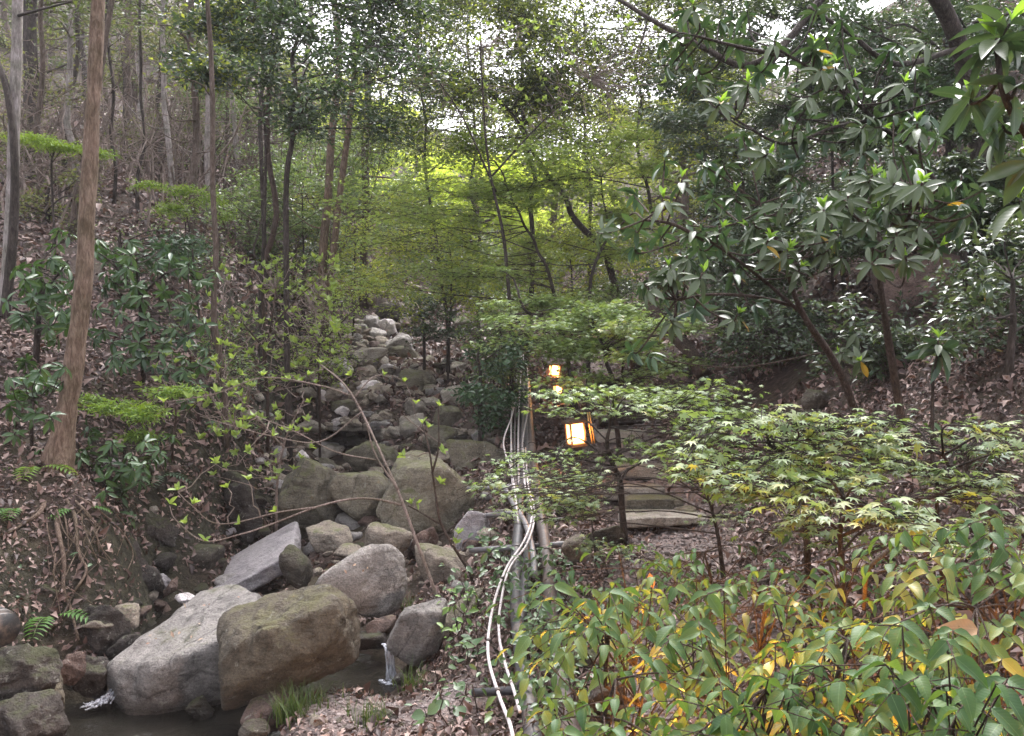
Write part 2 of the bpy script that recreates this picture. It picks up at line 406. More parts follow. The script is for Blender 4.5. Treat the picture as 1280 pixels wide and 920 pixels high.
MAT['maple_obj'] = leaf_mat('maple_leaf_near', [(.12, .185, .085), (.165, .24, .11), (.22, .285, .13), (.31, .32, .09)], .40, .44, .4, (1.2, 1.15, .6), rib=True)
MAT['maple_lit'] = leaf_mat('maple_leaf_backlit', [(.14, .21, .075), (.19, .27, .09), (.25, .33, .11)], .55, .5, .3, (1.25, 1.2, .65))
MAT['maple_lime_lit'] = leaf_mat('maple_leaf_lime_lit', [(.34, .46, .09), (.43, .54, .11), (.52, .60, .14)], .7, .5, .2, (1.25, 1.2, .65))  # leaf colour raised to hold the glow of light from behind
MAT['nandina'] = leaf_mat('nandina_leaf', [(.036, .085, .028), (.06, .125, .038), (.105, .175, .048)], .36, .5, .3, rib=True)
MAT['nandina_new'] = leaf_mat('nandina_new_leaf', [(.11, .16, .042), (.17, .20, .048), (.26, .23, .05)], .40, .42, .4, rib=True)
MAT['tuft'] = leaf_mat('azalea_new_leaf', [(.19, .28, .07), (.25, .35, .09), (.30, .40, .11)], .42, .45, .35, (1.15, 1.1, .6))
MAT['holly'] = leaf_mat('holly_leaf', [(.024, .05, .024), (.04, .075, .034), (.06, .10, .044)], .28, .36, .5)
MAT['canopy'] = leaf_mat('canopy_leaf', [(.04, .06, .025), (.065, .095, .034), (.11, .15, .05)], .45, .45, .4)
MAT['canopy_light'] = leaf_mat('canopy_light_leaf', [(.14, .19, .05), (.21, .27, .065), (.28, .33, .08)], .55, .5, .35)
MAT['shrub_green'] = leaf_mat('shrub_green_leaf', [(.075, .13, .055), (.12, .19, .075), (.18, .255, .10)], .45, .34, .6)
MAT['shrub_grey'] = leaf_mat('shrub_grey_leaf', [(.05, .085, .05), (.08, .12, .07), (.115, .155, .095)], .28, .27, .8)
MAT['spray'] = leaf_mat('spray_leaf', [(.10, .18, .035), (.15, .25, .045), (.20, .30, .05)], .45, .5, .35)
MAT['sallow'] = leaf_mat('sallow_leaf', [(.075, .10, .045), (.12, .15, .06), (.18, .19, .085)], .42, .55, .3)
MAT['fern'] = leaf_mat('fern_leaf', [(.06, .14, .03), (.10, .20, .045)], .4, .5, .35)
MAT['vine'] = leaf_mat('vine_leaf', [(.045, .095, .04), (.07, .13, .05), (.10, .17, .06)], .3, .38, .5, rib=True)
MAT['grass'] = leaf_mat('grass_blade', [(.04, .075, .022), (.065, .11, .03), (.10, .12, .05)], .35, .5, .3)
MAT['litter'] = leaf_mat('litter_leaf', [(.035, .022, .02), (.07, .044, .038), (.13, .083, .07), (.20, .135, .115), (.32, .235, .20)], .12, .55, .35, (1, .8, .6))
MAT['leaf_dry'] = leaf_mat('dry_leaf', [(.34, .22, .12), (.38, .19, .07)], .2, .6, .3, (1, .8, .6), rib=True)
MAT['litter_dry'] = leaf_mat('dry_litter', [(.42, .33, .24), (.30, .17, .12)], .1, .6, .3, (1, .8, .6), rib=True)
MAT['lit_grey'] = rock_mat('granite_grey_lit', (.18, .166, .155), (.31, .29, .272), (.45, .425, .405), -.02, (.12, .125, .06))  # three brighter copies of the rocks, sky light put into their colour
MAT['lit_tan'] = rock_mat('rock_tan_lit', (.21, .185, .15), (.32, .285, .24), (.43, .395, .345), .08, (.12, .125, .055))
MAT['lit_olive'] = rock_mat('rock_olive_lit', (.085, .076, .055), (.15, .135, .10), (.235, .212, .165), .2, (.095, .10, .038))
MAT['pebble'] = rock_mat('pebble', (.15, .115, .105), (.24, .195, .18), (.36, .31, .295), -0.3)
MAT['pipe_dark'] = plain_mat('pipe_dark', (.03, .03, .033), .48, .4, 0, .4, 5)
MAT['pipe_brown'] = plain_mat('pipe_brown', (.05, .04, .037), .55, .3, 0, .4, 5)
MAT['pipe_grey'] = plain_mat('pipe_grey', (.13, .128, .135), .45, .45, 0, .35, 12)
MAT['hose_grey'] = plain_mat('hose_grey', (.10, .092, .092), .6, .3, 0, .3, 14)
MAT['cable_white'] = plain_mat('cable_white', (.42, .385, .38), .55, .35, 0, .3, 25)
MAT['tie'] = plain_mat('cable_tie', (.03, .03, .03), .5)
MAT['wood_dark'] = plain_mat('lantern_wood', (.075, .045, .028), .6, .3, 0, .4, 12)
MAT['wood_warm'] = plain_mat('lantern_bamboo', (.42, .24, .07), .55, .4, 0, .25, 12)
MAT['glow'] = emit_mat('lantern_glow', (1.0, .36, .10), 1.7)
MAT['glow_small'] = emit_mat('lantern_glow_far', (1.0, .36, .10), .95)
MAT['glow_amber'] = emit_mat('garden_light_glow', (1.0, .5, .08), 12.0)
MAT['black'] = plain_mat('black_metal', (.02, .02, .02), .5)

# ground
def ground_mat():
    m, n, l, p, out = new_mat('forest_floor')
    tc = n.new('ShaderNodeTexCoord'); v = tc.outputs['Object']
    a = noise(n, l, v, 1.1, 6, .6); b = noise(n, l, v, 14, 6, .7); c_ = noise(n, l, v, 60, 4, .7)
    c = ramp(n, l, b, [(.3, (.022, .015, .013)), (.5, (.055, .038, .032)), (.72, (.13, .09, .075))])
    c = mixc(n, l, ramp(n, l, a, [(.4, (0, 0, 0)), (.7, (.55, .55, .55))]), c, (.055, .055, .026))
    gg = n.new('ShaderNodeNewGeometry'); sx = n.new('ShaderNodeSeparateXYZ'); l.new(gg.outputs['Normal'], sx.inputs[0])
    stp = ramp(n, l, mth(n, l, 'MULTIPLY_ADD', b, .25, sx.outputs[2]), [(.72, (1, 1, 1)), (.92, (0, 0, 0))])
    c = mixc(n, l, stp, c, ramp(n, l, b, [(.3, (.012, .011, .008)), (.5, (.034, .032, .02)), (.7, (.075, .068, .045))]))
    at_ = n.new('ShaderNodeAttribute'); at_.attribute_name = 'gravel'
    g = ramp(n, l, c_, [(.3, (.10, .075, .065)), (.5, (.22, .17, .155)), (.7, (.36, .30, .275))])
    c = mixc(n, l, at_.outputs['Fac'], c, g)
    l.new(c, p.inputs['Base Color']); p.inputs['Roughness'].default_value = .95; p.inputs['Specular IOR Level'].default_value = .2
    l.new(bump(n, l, c_, .02, .8, bump(n, l, b, .08, .8)), p.inputs['Normal'])
    return m
MAT['ground'] = ground_mat()
def water_mat():
    m, n, l, p, out = new_mat('stream_water')
    tc = n.new('ShaderNodeTexCoord'); a = noise(n, l, tc.outputs['Object'], 7, 4, .6, .8)
    p.inputs['Base Color'].default_value = (.014, .013, .010, 1); p.inputs['Roughness'].default_value = .05
    p.inputs['Specular IOR Level'].default_value = .5
    l.new(bump(n, l, a, .03, .5), p.inputs['Normal']); return m
MAT['water'] = water_mat()
def foam_mat():
    m, n, l, p, out = new_mat('white_water')
    tc = n.new('ShaderNodeTexCoord'); mp = n.new('ShaderNodeMapping'); mp.inputs['Scale'].default_value = (60, 60, 6)
    l.new(tc.outputs['Object'], mp.inputs[0]); a = noise(n, l, mp.outputs[0], 1.0, 4, .6)
    l.new(ramp(n, l, a, [(.35, (.35, .36, .40)), (.6, (.58, .60, .64))]), p.inputs['Base Color']); p.inputs['Roughness'].default_value = .25
    tr = n.new('ShaderNodeBsdfTransparent'); mx = n.new('ShaderNodeMixShader')
    l.new(ramp(n, l, a, [(.32, (.12, .12, .12)), (.62, (.8, .8, .8))]), mx.inputs[0])
    l.new(tr.outputs[0], mx.inputs[1]); l.new(p.outputs[0], mx.inputs[2]); l.new(mx.outputs[0], out.inputs['Surface'])
    return m
MAT['foam'] = foam_mat()

# ------------------------------------------------------------------ ground sheet and water
NA, NB = 420, 460
ga = np.linspace(-3.2, 3.2, NA); gb = np.linspace(math.log(0.6), math.log(98), NB)
GA, GB = np.meshgrid(ga, gb); yy = np.exp(GB); gx = (GA / 1.6 * yy).ravel(); gy = (yy - 3).ravel()
gz = H(gx, gy)
gi = np.arange(NA * NB).reshape(NB, NA)
gq = np.stack([gi[:-1, :-1], gi[:-1, 1:], gi[1:, 1:], gi[1:, :-1]], -1).reshape(-1, 4)
gm = mesh_np('ground', np.stack([gx, gy, gz], -1), gq, MAT['ground'])
PATH = smooth_path([(.5, 1.0, 0), at(820, 900, 3.0), at(860, 800, 3.9), at(850, 740, 4.9), at(845, 680, 6.2), at(815, 640, 7.5), at(800, 600, 8.6), at(780, 560, 10), at(760, 500, 13), at(740, 440, 17), at(790, 385, 22), at(800, 330, 29)], 8)[:, :2]
BAR = np.array([at(430, 900, 4.35), at(480, 895, 4.4), at(540, 890, 4.3)])[:, :2]
def path_mask(x, y):
    P = np.stack([x, y], -1); d = np.full(len(x), 9.0)
    for q in PATH: d = np.minimum(d, np.hypot(P[:, 0] - q[0], P[:, 1] - q[1]))
    m = np.clip((0.55 - d) / .35, 0, .8)
    for q in BAR: m = np.maximum(m, np.clip((.45 - np.hypot(P[:, 0] - q[0], P[:, 1] - q[1])) / .25, 0, 1))
    return m
att = gm.attributes.new('gravel', 'FLOAT', 'POINT'); att.data.foreach_set('value', path_mask(gx, gy).astype(np.float32))
link('ground', gm, kind='structure')

def water_sheet(pts, z, name='water'):
    P = np.array(pts, float); c = P.mean(0)
    V = [(c[0], c[1], z)]; n = 48
    ring = smooth_path(np.concatenate([P, P[:1]]), 6)[:, :2]
    m = len(ring) - 1; rings = 5; V = [(c[0], c[1], z)]
    for k in range(1, rings + 1):
        for q in ring[:-1]: V.append((c[0] + (q[0] - c[0]) * k / rings, c[1] + (q[1] - c[1]) * k / rings, z))
    tri = [[0, 1 + i, 1 + (i + 1) % m] for i in range(m)]
    qd = [[1 + (k - 1) * m + i, 1 + (k - 1) * m + (i + 1) % m, 1 + k * m + (i + 1) % m, 1 + k * m + i][::-1] for k in range(1, rings) for i in range(m)]
    return link(name, mesh_np(name, V, [np.array(tri), np.array(qd)], MAT['water']), kind='structure')
WZ = -2.03
water_sheet([at(-60, 0, 4.2)[:2], at(150, 0, 3.3)[:2], at(360, 0, 3.6)[:2], at(400, 0, 4.6)[:2], at(540, 0, 5.3)[:2], at(500, 0, 5.9)[:2], at(330, 0, 5.6)[:2], at(130, 0, 5.5)[:2], at(0, 0, 5.0)[:2]], WZ)
water_sheet([at(140, 0, 5.7)[:2], at(260, 0, 5.7)[:2], at(340, 0, 6.2)[:2], at(350, 0, 6.9)[:2], at(270, 0, 7.4)[:2], at(190, 0, 7.2)[:2], at(150, 0, 6.4)[:2]], -1.87)
water_sheet([at(405, 0, 12.0)[:2], at(470, 0, 12.0)[:2], at(470, 0, 13.6)[:2], at(405, 0, 13.6)[:2]], h1(*at(440, 0, 12.8)[:2]) + .05)

# ------------------------------------------------------------------ rocks
_ICO = {}
def ico(sub):
    if sub in _ICO: return _ICO[sub]
    t = (1 + 5 ** .5) / 2
    V = [(-1, t, 0), (1, t, 0), (-1, -t, 0), (1, -t, 0), (0, -1, t), (0, 1, t), (0, -1, -t), (0, 1, -t), (t, 0, -1), (t, 0, 1), (-t, 0, -1), (-t, 0, 1)]
    Fc = [(0, 11, 5), (0, 5, 1), (0, 1, 7), (0, 7, 10), (0, 10, 11), (1, 5, 9), (5, 11, 4), (11, 10, 2), (10, 7, 6), (7, 1, 8), (3, 9, 4), (3, 4, 2), (3, 2, 6), (3, 6, 8), (3, 8, 9), (4, 9, 5), (2, 4, 11), (6, 2, 10), (8, 6, 7), (9, 8, 1)]
    V = [tuple(unit(v)) for v in V]
    for _ in range(sub):
        mid = {}; out = []
        def g(a, b):
            k = (min(a, b), max(a, b))
            if k not in mid:
                V.append(tuple(unit((np.array(V[a]) + np.array(V[b])) / 2))); mid[k] = len(V) - 1
            return mid[k]
        for a, b, c in Fc:
            x, y, z = g(a, b), g(b, c), g(c, a); out += [(a, x, z), (b, y, x), (c, z, y), (x, y, z)]
        Fc = out
    _ICO[sub] = (np.array(V), np.array(Fc)); return _ICO[sub]

def rock_shape(dims, seed, sub=3, planes=None, p=9.0, rough=0.10, nrand=9):
    g = np.random.default_rng(seed); D, T = ico(sub)
    N = unit(g.normal(size=(nrand, 3))); d = g.uniform(.72, 1.0, nrand)
    N = np.concatenate([N, -N[: nrand // 2]]); d = np.concatenate([d, g.uniform(.75, 1, nrand // 2)])
    if planes is not None:
        pn = np.array([q[:3] for q in planes], float); N = np.concatenate([N, unit(pn)]); d = np.concatenate([d * 1.12, [q[3] for q in planes]])
    r = ((np.maximum(D @ N.T, 0) / d) ** p).sum(1) + 1e-6
    V = D * (r ** (-1 / p))[:, None]
    lo, hi = V.min(0), V.max(0); V = (V - (lo + hi) / 2) / (hi - lo) * np.asarray(dims, float)
    s = min(dims); off = g.uniform(0, 50, 3)
    rid = 1 - np.abs(fbm(V / s * 1.6 + off + 9, 3, 11)) * 3.2; V = V - unit(V) * (s * rough * .9 * np.clip(rid - .55, 0, 1))[:, None]
    V = V + unit(V) * (s * rough * (fbm(V / s * 2.2 + off, 3, seed % 97) + .35 * fbm(V / s * 9 + off, 3, 3) + .16 * fbm(V / s * 24 + off, 2, 5)))[:, None]
    return V, T

def boulder(label, px, py, Y, w, h, dep=0.8, mat='rock_grey', seed=0, planes=None, rot=(0, 0, 0), sub=4, p=9.0, rough=.10, group=None, name='boulder', cat='boulder', nrand=9, hk=1.0):
    k = Y / F; dims = (w * k, max(w, h) * k * dep if dep else h * k, h * k * hk)
    V, T = rock_shape(dims, seed or (int(px) * 7 + int(py)), sub, planes, p, rough, nrand)
    V = V @ rotm(*rot).T
    # keep the asked outline after rotation
    lo, hi = V.min(0), V.max(0)
    V[:, 0] *= w * k / (hi[0] - lo[0]); V[:, 2] *= h * k / (hi[2] - lo[2])
    o = link(name, mesh_np(name, V, T, MAT[mat]))
    o.location = Vector(at(px, py, Y))
    return tag(o, label, cat, group)

# the two large boulders at the pool
boulder('large pale grey flat-topped boulder standing in the pool', 242, 827, 5.3, 222, 176, .95, 'rock_grey', 101,
        [(-.05, -.25, 1, .62), (.25, -1, -.28, .66), (-1, -.3, -.1, .92), (.2, 1, .1, .9), (1, 0, 0, .95), (-.6, -.7, .1, .95), (0, 0, -1, .8), (-.75, .3, .62, .80)], (0, -13, 6), 5, 16, .065, nrand=3, hk=.8)
boulder('large olive brown boulder leaning on the flat-topped one', 354, 803, 4.62, 186, 144, .6, 'rock_olive', 102,
        [(-.05, -.25, 1, .62), (.05, -1, .22, .70), (.2, -.75, -.75, .66), (-1, -.15, .05, .86), (1, -.1, -.1, .90), (0, 1, 0, .9), (.8, 0, .55, 1.02), (-.7, 0, .7, 1.1), (0, 0, -1, .8)], (0, -15, 4), 5, 18, .085, nrand=3, hk=.72)
boulder('rounded grey boulder right behind the leaning olive one', 452, 730, 6.0, 106, 92, .8, 'rock_grey', 103, None, (0, -8, 0), 5, 5, .05)
boulder('long wet pale slab sloping down into the upper pool', 316, 707, 7.2, 132, 84, 1.1, 'rock_wet', 104, [(-.2, -.45, 1, .42), (.1, -1, -.1, .7), (-1, 0, 0, .95), (1, 0, 0, .95)], (0, -30, 10), 5, 12, .06, nrand=4, hk=.55)
boulder('dark rounded boulder at the edge of the upper pool', 252, 706, 7.1, 53, 52, .9, 'rock_moss', 105, [(0, 0, 1, .75)], (0, 5, 0), 4, 7, .06)
boulder('small green mossy boulder beside the wet slab', 370, 709, 6.5, 42, 52, .8, 'rock_moss', 106, None, (0, 0, 0), 4, 5, .06)
boulder('tall angular grey boulder with a sloping moss streaked face', 386, 622, 8.3, 84, 104, .8, 'lit_olive', 107, [(-.3, -1, .45, .56), (.8, -.6, .3, .70), (-.8, -.2, .7, .62), (.5, 0, 1, .75)], (0, 0, 10), 5, 22, .07, nrand=5)
boulder('squarish olive boulder between the tall angular one and the biggest', 452, 628, 8.3, 74, 78, .8, 'lit_olive', 108, [(-.1, -1, .15, .65), (0, 0, 1, .75)], (0, 0, 0), 4, 14, .06)
boulder('biggest mossy olive boulder of the upper bed, with a brown face', 531, 624, 7.9, 122, 116, .9, 'lit_olive', 109, [(-.35, -1, .15, .62), (.7, -.8, -.15, .66), (.1, -.1, 1, .80), (-.8, -.3, .6, .8), (.8, 0, .6, .85)], (0, -8, 0), 5, 18, .07, nrand=5)
boulder('textured brown boulder wedged under the biggest mossy one', 484, 677, 7.1, 68, 46, .8, 'rock_tan', 110, None, (0, 6, 0), 4, 8, .09)
boulder('light olive flat boulder left of the textured brown one', 413, 672, 7.3, 58, 34, .9, 'rock_tan', 111, [(0, -.2, 1, .55), (0, -1, 0, .7)], (0, 4, 0), 4, 12, .07)
boulder('small yellowish stone resting on the rounded grey boulder', 435, 689, 6.6, 34, 17, .9, 'rock_tan', 112, None, (0, 0, 0), 3, 7, .06)
boulder('pinkish brown stone beside the stem of the sapling', 531, 675, 7.1, 38, 36, .8, 'rock_brown', 113, None, (0, 12, 0), 4, 12, .07)
boulder('grey brown boulder behind the twin sapling stems', 552, 714, 6.6, 74, 62, .8, 'rock_tan', 114, [(0, -.1, 1, .8)], (0, 0, 0), 4, 8, .06)
boulder('upright flat grey slab leaning beside the support bars', 590, 672, 7.0, 46, 68, .35, 'rock_wet', 115, [(0, -1, .2, .45), (0, 1, 0, .5)], (0, 6, 0), 4, 18, .03)
boulder('grey boulder right beside the little waterfall', 522, 795, 5.4, 74, 82, .8, 'rock_grey', 116, [(-.2, -1, .1, .7), (0, 0, 1, .78), (.5, -.7, -.5, .8)], (0, -6, 0), 4, 11, .06)
boulder('brownish boulder in leaves behind the waterfall boulder', 574, 768, 5.6, 62, 56, .8, 'rock_tan', 117, None, (0, 0, 0), 4, 8, .06)
boulder('dark ledge stone that the waterfall runs over', 458, 800, 5.65, 62, 24, .8, 'rock_dark', 118, None, (0, 5, 0), 3, 10, .08)
boulder('brown wedge stone lying on the waterfall ledge', 476, 783, 5.7, 36, 22, .9, 'rock_brown', 119, None, (0, -8, 0), 3, 12, .08)
boulder('flat reddish stone below the leaning olive boulder', 350, 884, 4.45, 84, 44, 1.0, 'rock_brown', 120, [(0, -.3, 1, .6)], (0, -14, 0), 4, 9, .08)
boulder('small green stone at the water beside the grass tuft', 318, 912, 4.15, 40, 24, .9, 'rock_moss', 121, None, (0, 0, 0), 3, 6, .06)
boulder('mossy pebble sized stone right of the grass tuft', 397, 908, 4.15, 26, 30, .9, 'rock_tan', 122, None, (0, 0, 0), 3, 7, .06)
boulder('dark blue grey pebble stone in the gravel bar', 483, 898, 4.25, 26, 20, .9, 'rock_dark', 123, None, (0, 0, 0), 3, 6, .05)
boulder('dark stone in the water right of the waterfall', 505, 850, 5.1, 30, 22, .9, 'rock_dark', 124, None, (0, 0, 0), 3, 6, .05)
boulder('broad grey rock wall face behind the hose bundle', 606, 585, 9.4, 96, 74, .7, 'lit_olive', 125, [(-.3, -1, .2, .6)], (0, 0, 0), 4, 14, .05)
from mathutils.bvhtree import BVHTree
def leaves_on(o, spots):
    me = o.data; bv = BVHTree.FromPolygons([v.co + o.location for v in me.vertices], [tuple(p.vertices) for p in me.polygons])
    for (px, py) in spots:
        d = Vector(at(px, py, 1.0)).normalized(); c, n_, _, _ = bv.ray_cast(Vector((0, 0, 0)), d)
        if c is None: continue
        DRY.append((c + n_ * .006, n_))
DRY = []
leaves_on(bpy.data.objects['boulder'], [(197, 800), (208, 790), (182, 806), (224, 790), (232, 762), (250, 780), (262, 755), (285, 765), (218, 798), (190, 795), (240, 795), (252, 758), (300, 748), (206, 768), (247, 802)])
leaves_on(bpy.data.objects['boulder.002'], [(445, 705), (460, 708), (430, 712), (470, 702), (452, 715)])
# left bank
LB = [('mossy bank rock under the hanging roots', 152, 722, 5.9, 92, 96, .8, 'rock_moss'), ('wide mossy rock face left of the root ends', 40, 740, 5.2, 84, 50, .7, 'rock_moss'),
      ('brown bank rock beneath the fern', 122, 790, 5.1, 74, 70, .7, 'rock_moss'), ('square brown stone set in the bank at the water', 90, 838, 4.85, 34, 42, .8, 'rock_brown'),
      ('dark stone beside the white water at the bank', 118, 848, 4.95, 42, 56, .8, 'rock_dark'), ('brown boulder at the bank corner by the white water', 62, 868, 4.65, 50, 62, .8, 'rock_olive'),
      ('large brown boulder at the foot of the dark bank', 22, 905, 4.2, 112, 78, .8, 'rock_dark'), ('dark hollowed rock below the corrugated pipe', 30, 838, 4.5, 96, 72, .8, 'rock_dark'),
      ('flat grey stone on the ledge above the pool', 122, 782, 5.25, 36, 18, 1.0, 'rock_tan'), ('tilted flat stone at the upper pool outlet', 160, 770, 5.5, 40, 26, 1.0, 'rock_tan'),
      ('green mossy stone at the head of the upper pool', 205, 698, 7.0, 48, 46, .8, 'rock_moss'), ('pale wet stone in the upper pool', 197, 728, 6.4, 28, 22, .9, 'rock_wet'),
      ('reddish stone standing in the upper pool', 213, 735, 6.3, 16, 24, .9, 'rock_brown'), ('white flat stone in the shallow upper pool', 233, 748, 6.1, 34, 13, .9, 'rock_pale'),
      ('mossy post shaped rock at the bend of the bank', 300, 632, 7.8, 62, 86, .7, 'rock_moss'), ('brown bank rock above the dark rounded boulder', 225, 642, 7.4, 78, 60, .7, 'rock_moss'),
      ('dark damp rock under the lime sprigs', 262, 575, 8.3, 70, 78, .7, 'rock_moss'), ('mossy driftwood coloured rock at the pool boulder', 252, 886, 4.55, 34, 30, .8, 'rock_moss'),
      ('dark bank rock between roots and upper pool', 190, 668, 6.7, 60, 56, .7, 'rock_moss'), ('small dark ledge rock at the white water', 150, 812, 5.3, 44, 40, .8, 'rock_dark')]
for i, (lb, px, py, Y, w, h, d, m) in enumerate(LB):
    if m == 'rock_moss': Y += .22; m = ('rock_dark', 'rock_moss')[i % 2]
    boulder(lb, px, py, Y, w, h, d, m, 200 + i, None, (0, random.uniform(-10, 10), 0), 4, random.choice((14, 20)), .13, name='bank_rock', cat='rock')
# stones up the stream bed
GS = [('mossy capstone at the very top of the stream bed', 486, 392, 32, 22, 'rock_moss'), ('pale pointed stone near the top of the stream bed', 486, 412, 21, 22, 'rock_pale'),
      ('grey stone below the pale pointed one', 472, 420, 22, 20, 'rock_grey'), ('leaning grey slab near the top of the stream bed', 497, 436, 36, 30, 'rock_grey'),
      ('wide tan mossy boulder across the upper stream bed', 462, 448, 48, 26, 'rock_tan'), ('flat grey stone left of the wide tan one', 420, 459, 40, 22, 'rock_grey'),
      ('dark round stone between flat grey and wide tan ones', 441, 453, 16, 18, 'rock_dark'), ('whitish stone right of the wide tan boulder', 488, 463, 28, 15, 'rock_pale'),
      ('flat white stone over the dark gap', 458, 485, 36, 17, 'rock_pale'), ('small upright white stone left of the flat white one', 427, 487, 15, 17, 'rock_pale'),
      ('white wedge stone at the left of the stream bed', 406, 499, 28, 19, 'rock_pale'), ('flat reddish brown stone over the dark pool', 392, 533, 36, 15, 'rock_brown'),
      ('small white stone beside the reddish brown slab', 424, 527, 24, 12, 'rock_pale'), ('bright white stone above the dark pool', 428, 515, 18, 13, 'rock_pale'),
      ('tan boulder half under the overhanging shrub', 569, 497, 36, 26, 'rock_tan'), ('tan flat stone under the maple spray', 567, 461, 30, 16, 'rock_tan'),
      ('big dark brown boulder in the middle bed', 525, 478, 44, 30, 'rock_olive'), ('grey brown stone under the big dark one', 522, 513, 34, 26, 'rock_tan'),
      ('pinkish stone under the shrub edge', 516, 531, 34, 24, 'rock_tan'), ('brown boulder under the dark green shrub', 562, 521, 38, 32, 'rock_olive'),
      ('small mossy stone on the middle pile', 474, 519, 17, 12, 'rock_moss'), ('grey stone in front of the small mossy one', 478, 530, 26, 15, 'rock_grey'),
      ('tan angular stone in the middle pile', 494, 543, 24, 20, 'rock_tan'), ('rough tan stone beside the angular one', 478, 545, 22, 18, 'rock_tan'),
      ('round brown boulder above the biggest mossy one', 553, 550, 46, 32, 'rock_olive'), ('mossy stone touching the biggest boulder', 560, 566, 34, 16, 'rock_moss'),
      ('wide brown boulder behind the squarish olive one', 466, 574, 64, 42, 'rock_olive'), ('light angular stone beside the wide brown boulder', 410, 566, 36, 20, 'rock_tan'),
      ('upright pinkish sliver of stone at the left edge', 348, 570, 22, 24, 'rock_grey'), ('thin pale sliver stone beside the upright one', 377, 573, 16, 17, 'rock_pale'),
      ('dark stone deep in the left of the bed', 355, 590, 32, 18, 'rock_dark'), ('small grey stone in front of the dark one', 345, 606, 20, 15, 'rock_grey'),
      ('grey stone high in the bed under the lime sprigs', 441, 425, 22, 16, 'rock_grey'), ('tan stone at the right rim of the upper bed', 508, 400, 18, 16, 'rock_tan'),
      ('brown stone between leaves at the upper bed', 452, 405, 20, 14, 'rock_brown'), ('small grey stone beside the hose bundle', 601, 545, 26, 18, 'rock_grey'),
      ('dark flat stone beside the dark pool', 444, 552, 36, 16, 'rock_dark'), ('olive stone at the foot of the slanting trunk', 398, 478, 26, 16, 'rock_olive'),
      ('dark rock hollow beside the leaf litter bank', 383, 452, 30, 20, 'rock_dark'), ('light brown stone below the tan boulder', 540, 505, 22, 16, 'rock_brown')]
for i, (lb, px, py, w, h, m) in enumerate(GS):
    Y = hit(px, py + h * .30); m = {'rock_grey': 'lit_grey', 'rock_tan': 'lit_tan', 'rock_olive': 'lit_olive', 'rock_brown': 'lit_tan'}.get(m, m)
    boulder(lb, px, py, Y, w * 1.08, h * 1.18, .8, m, 300 + i, None, (random.uniform(-10, 10), random.uniform(-24, 24), random.uniform(0, 90)), 3, random.choice((18, 26, 36)), .13, name='stone', cat='stone')
# fill stones, not told apart in the photograph
BED = np.array([at(*q) for q in [(215, 735, 6.6), (300, 690, 7.8), (420, 660, 7.8), (560, 690, 7.2), (400, 600, 9.3), (520, 560, 10.2), (400, 540, 12), (470, 540, 11.5), (460, 500, 14), (520, 490, 15), (430, 470, 16), (480, 440, 18), (480, 400, 21)]])
UNIT = [rock_shape((1, .9, .7), 900 + i, 2, None, random.choice((14, 20, 28)), .1) for i in range(8)]
FM = {}
fm_keys = ['lit_grey', 'lit_tan', 'lit_olive', 'rock_dark', 'rock_brown', 'rock_moss', 'rock_pale']
n_f = 0
for _ in range(190):
    i = rng.integers(0, len(BED)); c = BED[i]; sp = 0.10 + .035 * c[1]
    x = c[0] + rng.normal(.015, .055) * c[1]; y = c[1] + rng.normal(0, .08 * c[1])
    s = abs(rng.normal(.0, .011)) * y + .010 * y + .04
    mk = fm_keys[rng.choice(7, p=[.25, .25, .16, .12, .10, .06, .06])]; u = int(rng.integers(0, 8))
    if (u, mk) not in FM: FM[(u, mk)] = mesh_np('stone', UNIT[u][0], UNIT[u][1], MAT[mk])
    o = link('stone', FM[(u, mk)]); o.location = (x, y, h1(x, y) + s * .12); o.scale = (s, s * random.uniform(.7, 1.1), s * random.uniform(.6, 1.0))
    o.rotation_euler = (random.uniform(-.3, .3), random.uniform(-.3, .3), random.uniform(0, 6.3))
    tag(o, 'one of the small loose stones filling gaps between boulders in the stream bed', 'stone', 'small loose stones filling the stream bed')
# rubble too small to tell apart, joined
RB = Acc(); i_ = rng.integers(2, len(BED), 520)
rx_ = BED[i_, 0] + rng.normal(.005, .045, 520) * BED[i_, 1]; ry_ = BED[i_, 1] + rng.normal(0, .09, 520) * BED[i_, 1]; rz_ = H(rx_, ry_)
for x, y, z in zip(rx_, ry_, rz_):
    V, T = ico(1); q = rand_unit(1)[0]; s_ = np.clip(rng.lognormal(-5.2, .4), .003, .012) * y
    Vv = V * (1 + .35 * np.sign(V @ q)[:, None] * np.abs(V @ q)[:, None]) * [1.2, .9, .65]; Vv = Vv + rng.normal(0, .09, Vv.shape)
    RB.add(Vv @ rotm(rng.uniform(-30, 30), rng.uniform(-30, 30), rng.uniform(0, 360)).T * s_ + [x, y, z + s_ * .25], T)
link('stream_rubble', RB.mesh('stream_rubble', MAT['rock_tan'], False), kind='stuff')
EDGE = smooth_path([(120, 838, 0), (170, 775, 0), (205, 742, 0), (260, 745, 0), (300, 700, 0), (340, 640, 0), (365, 590, 0), (385, 560, 0)], 6)
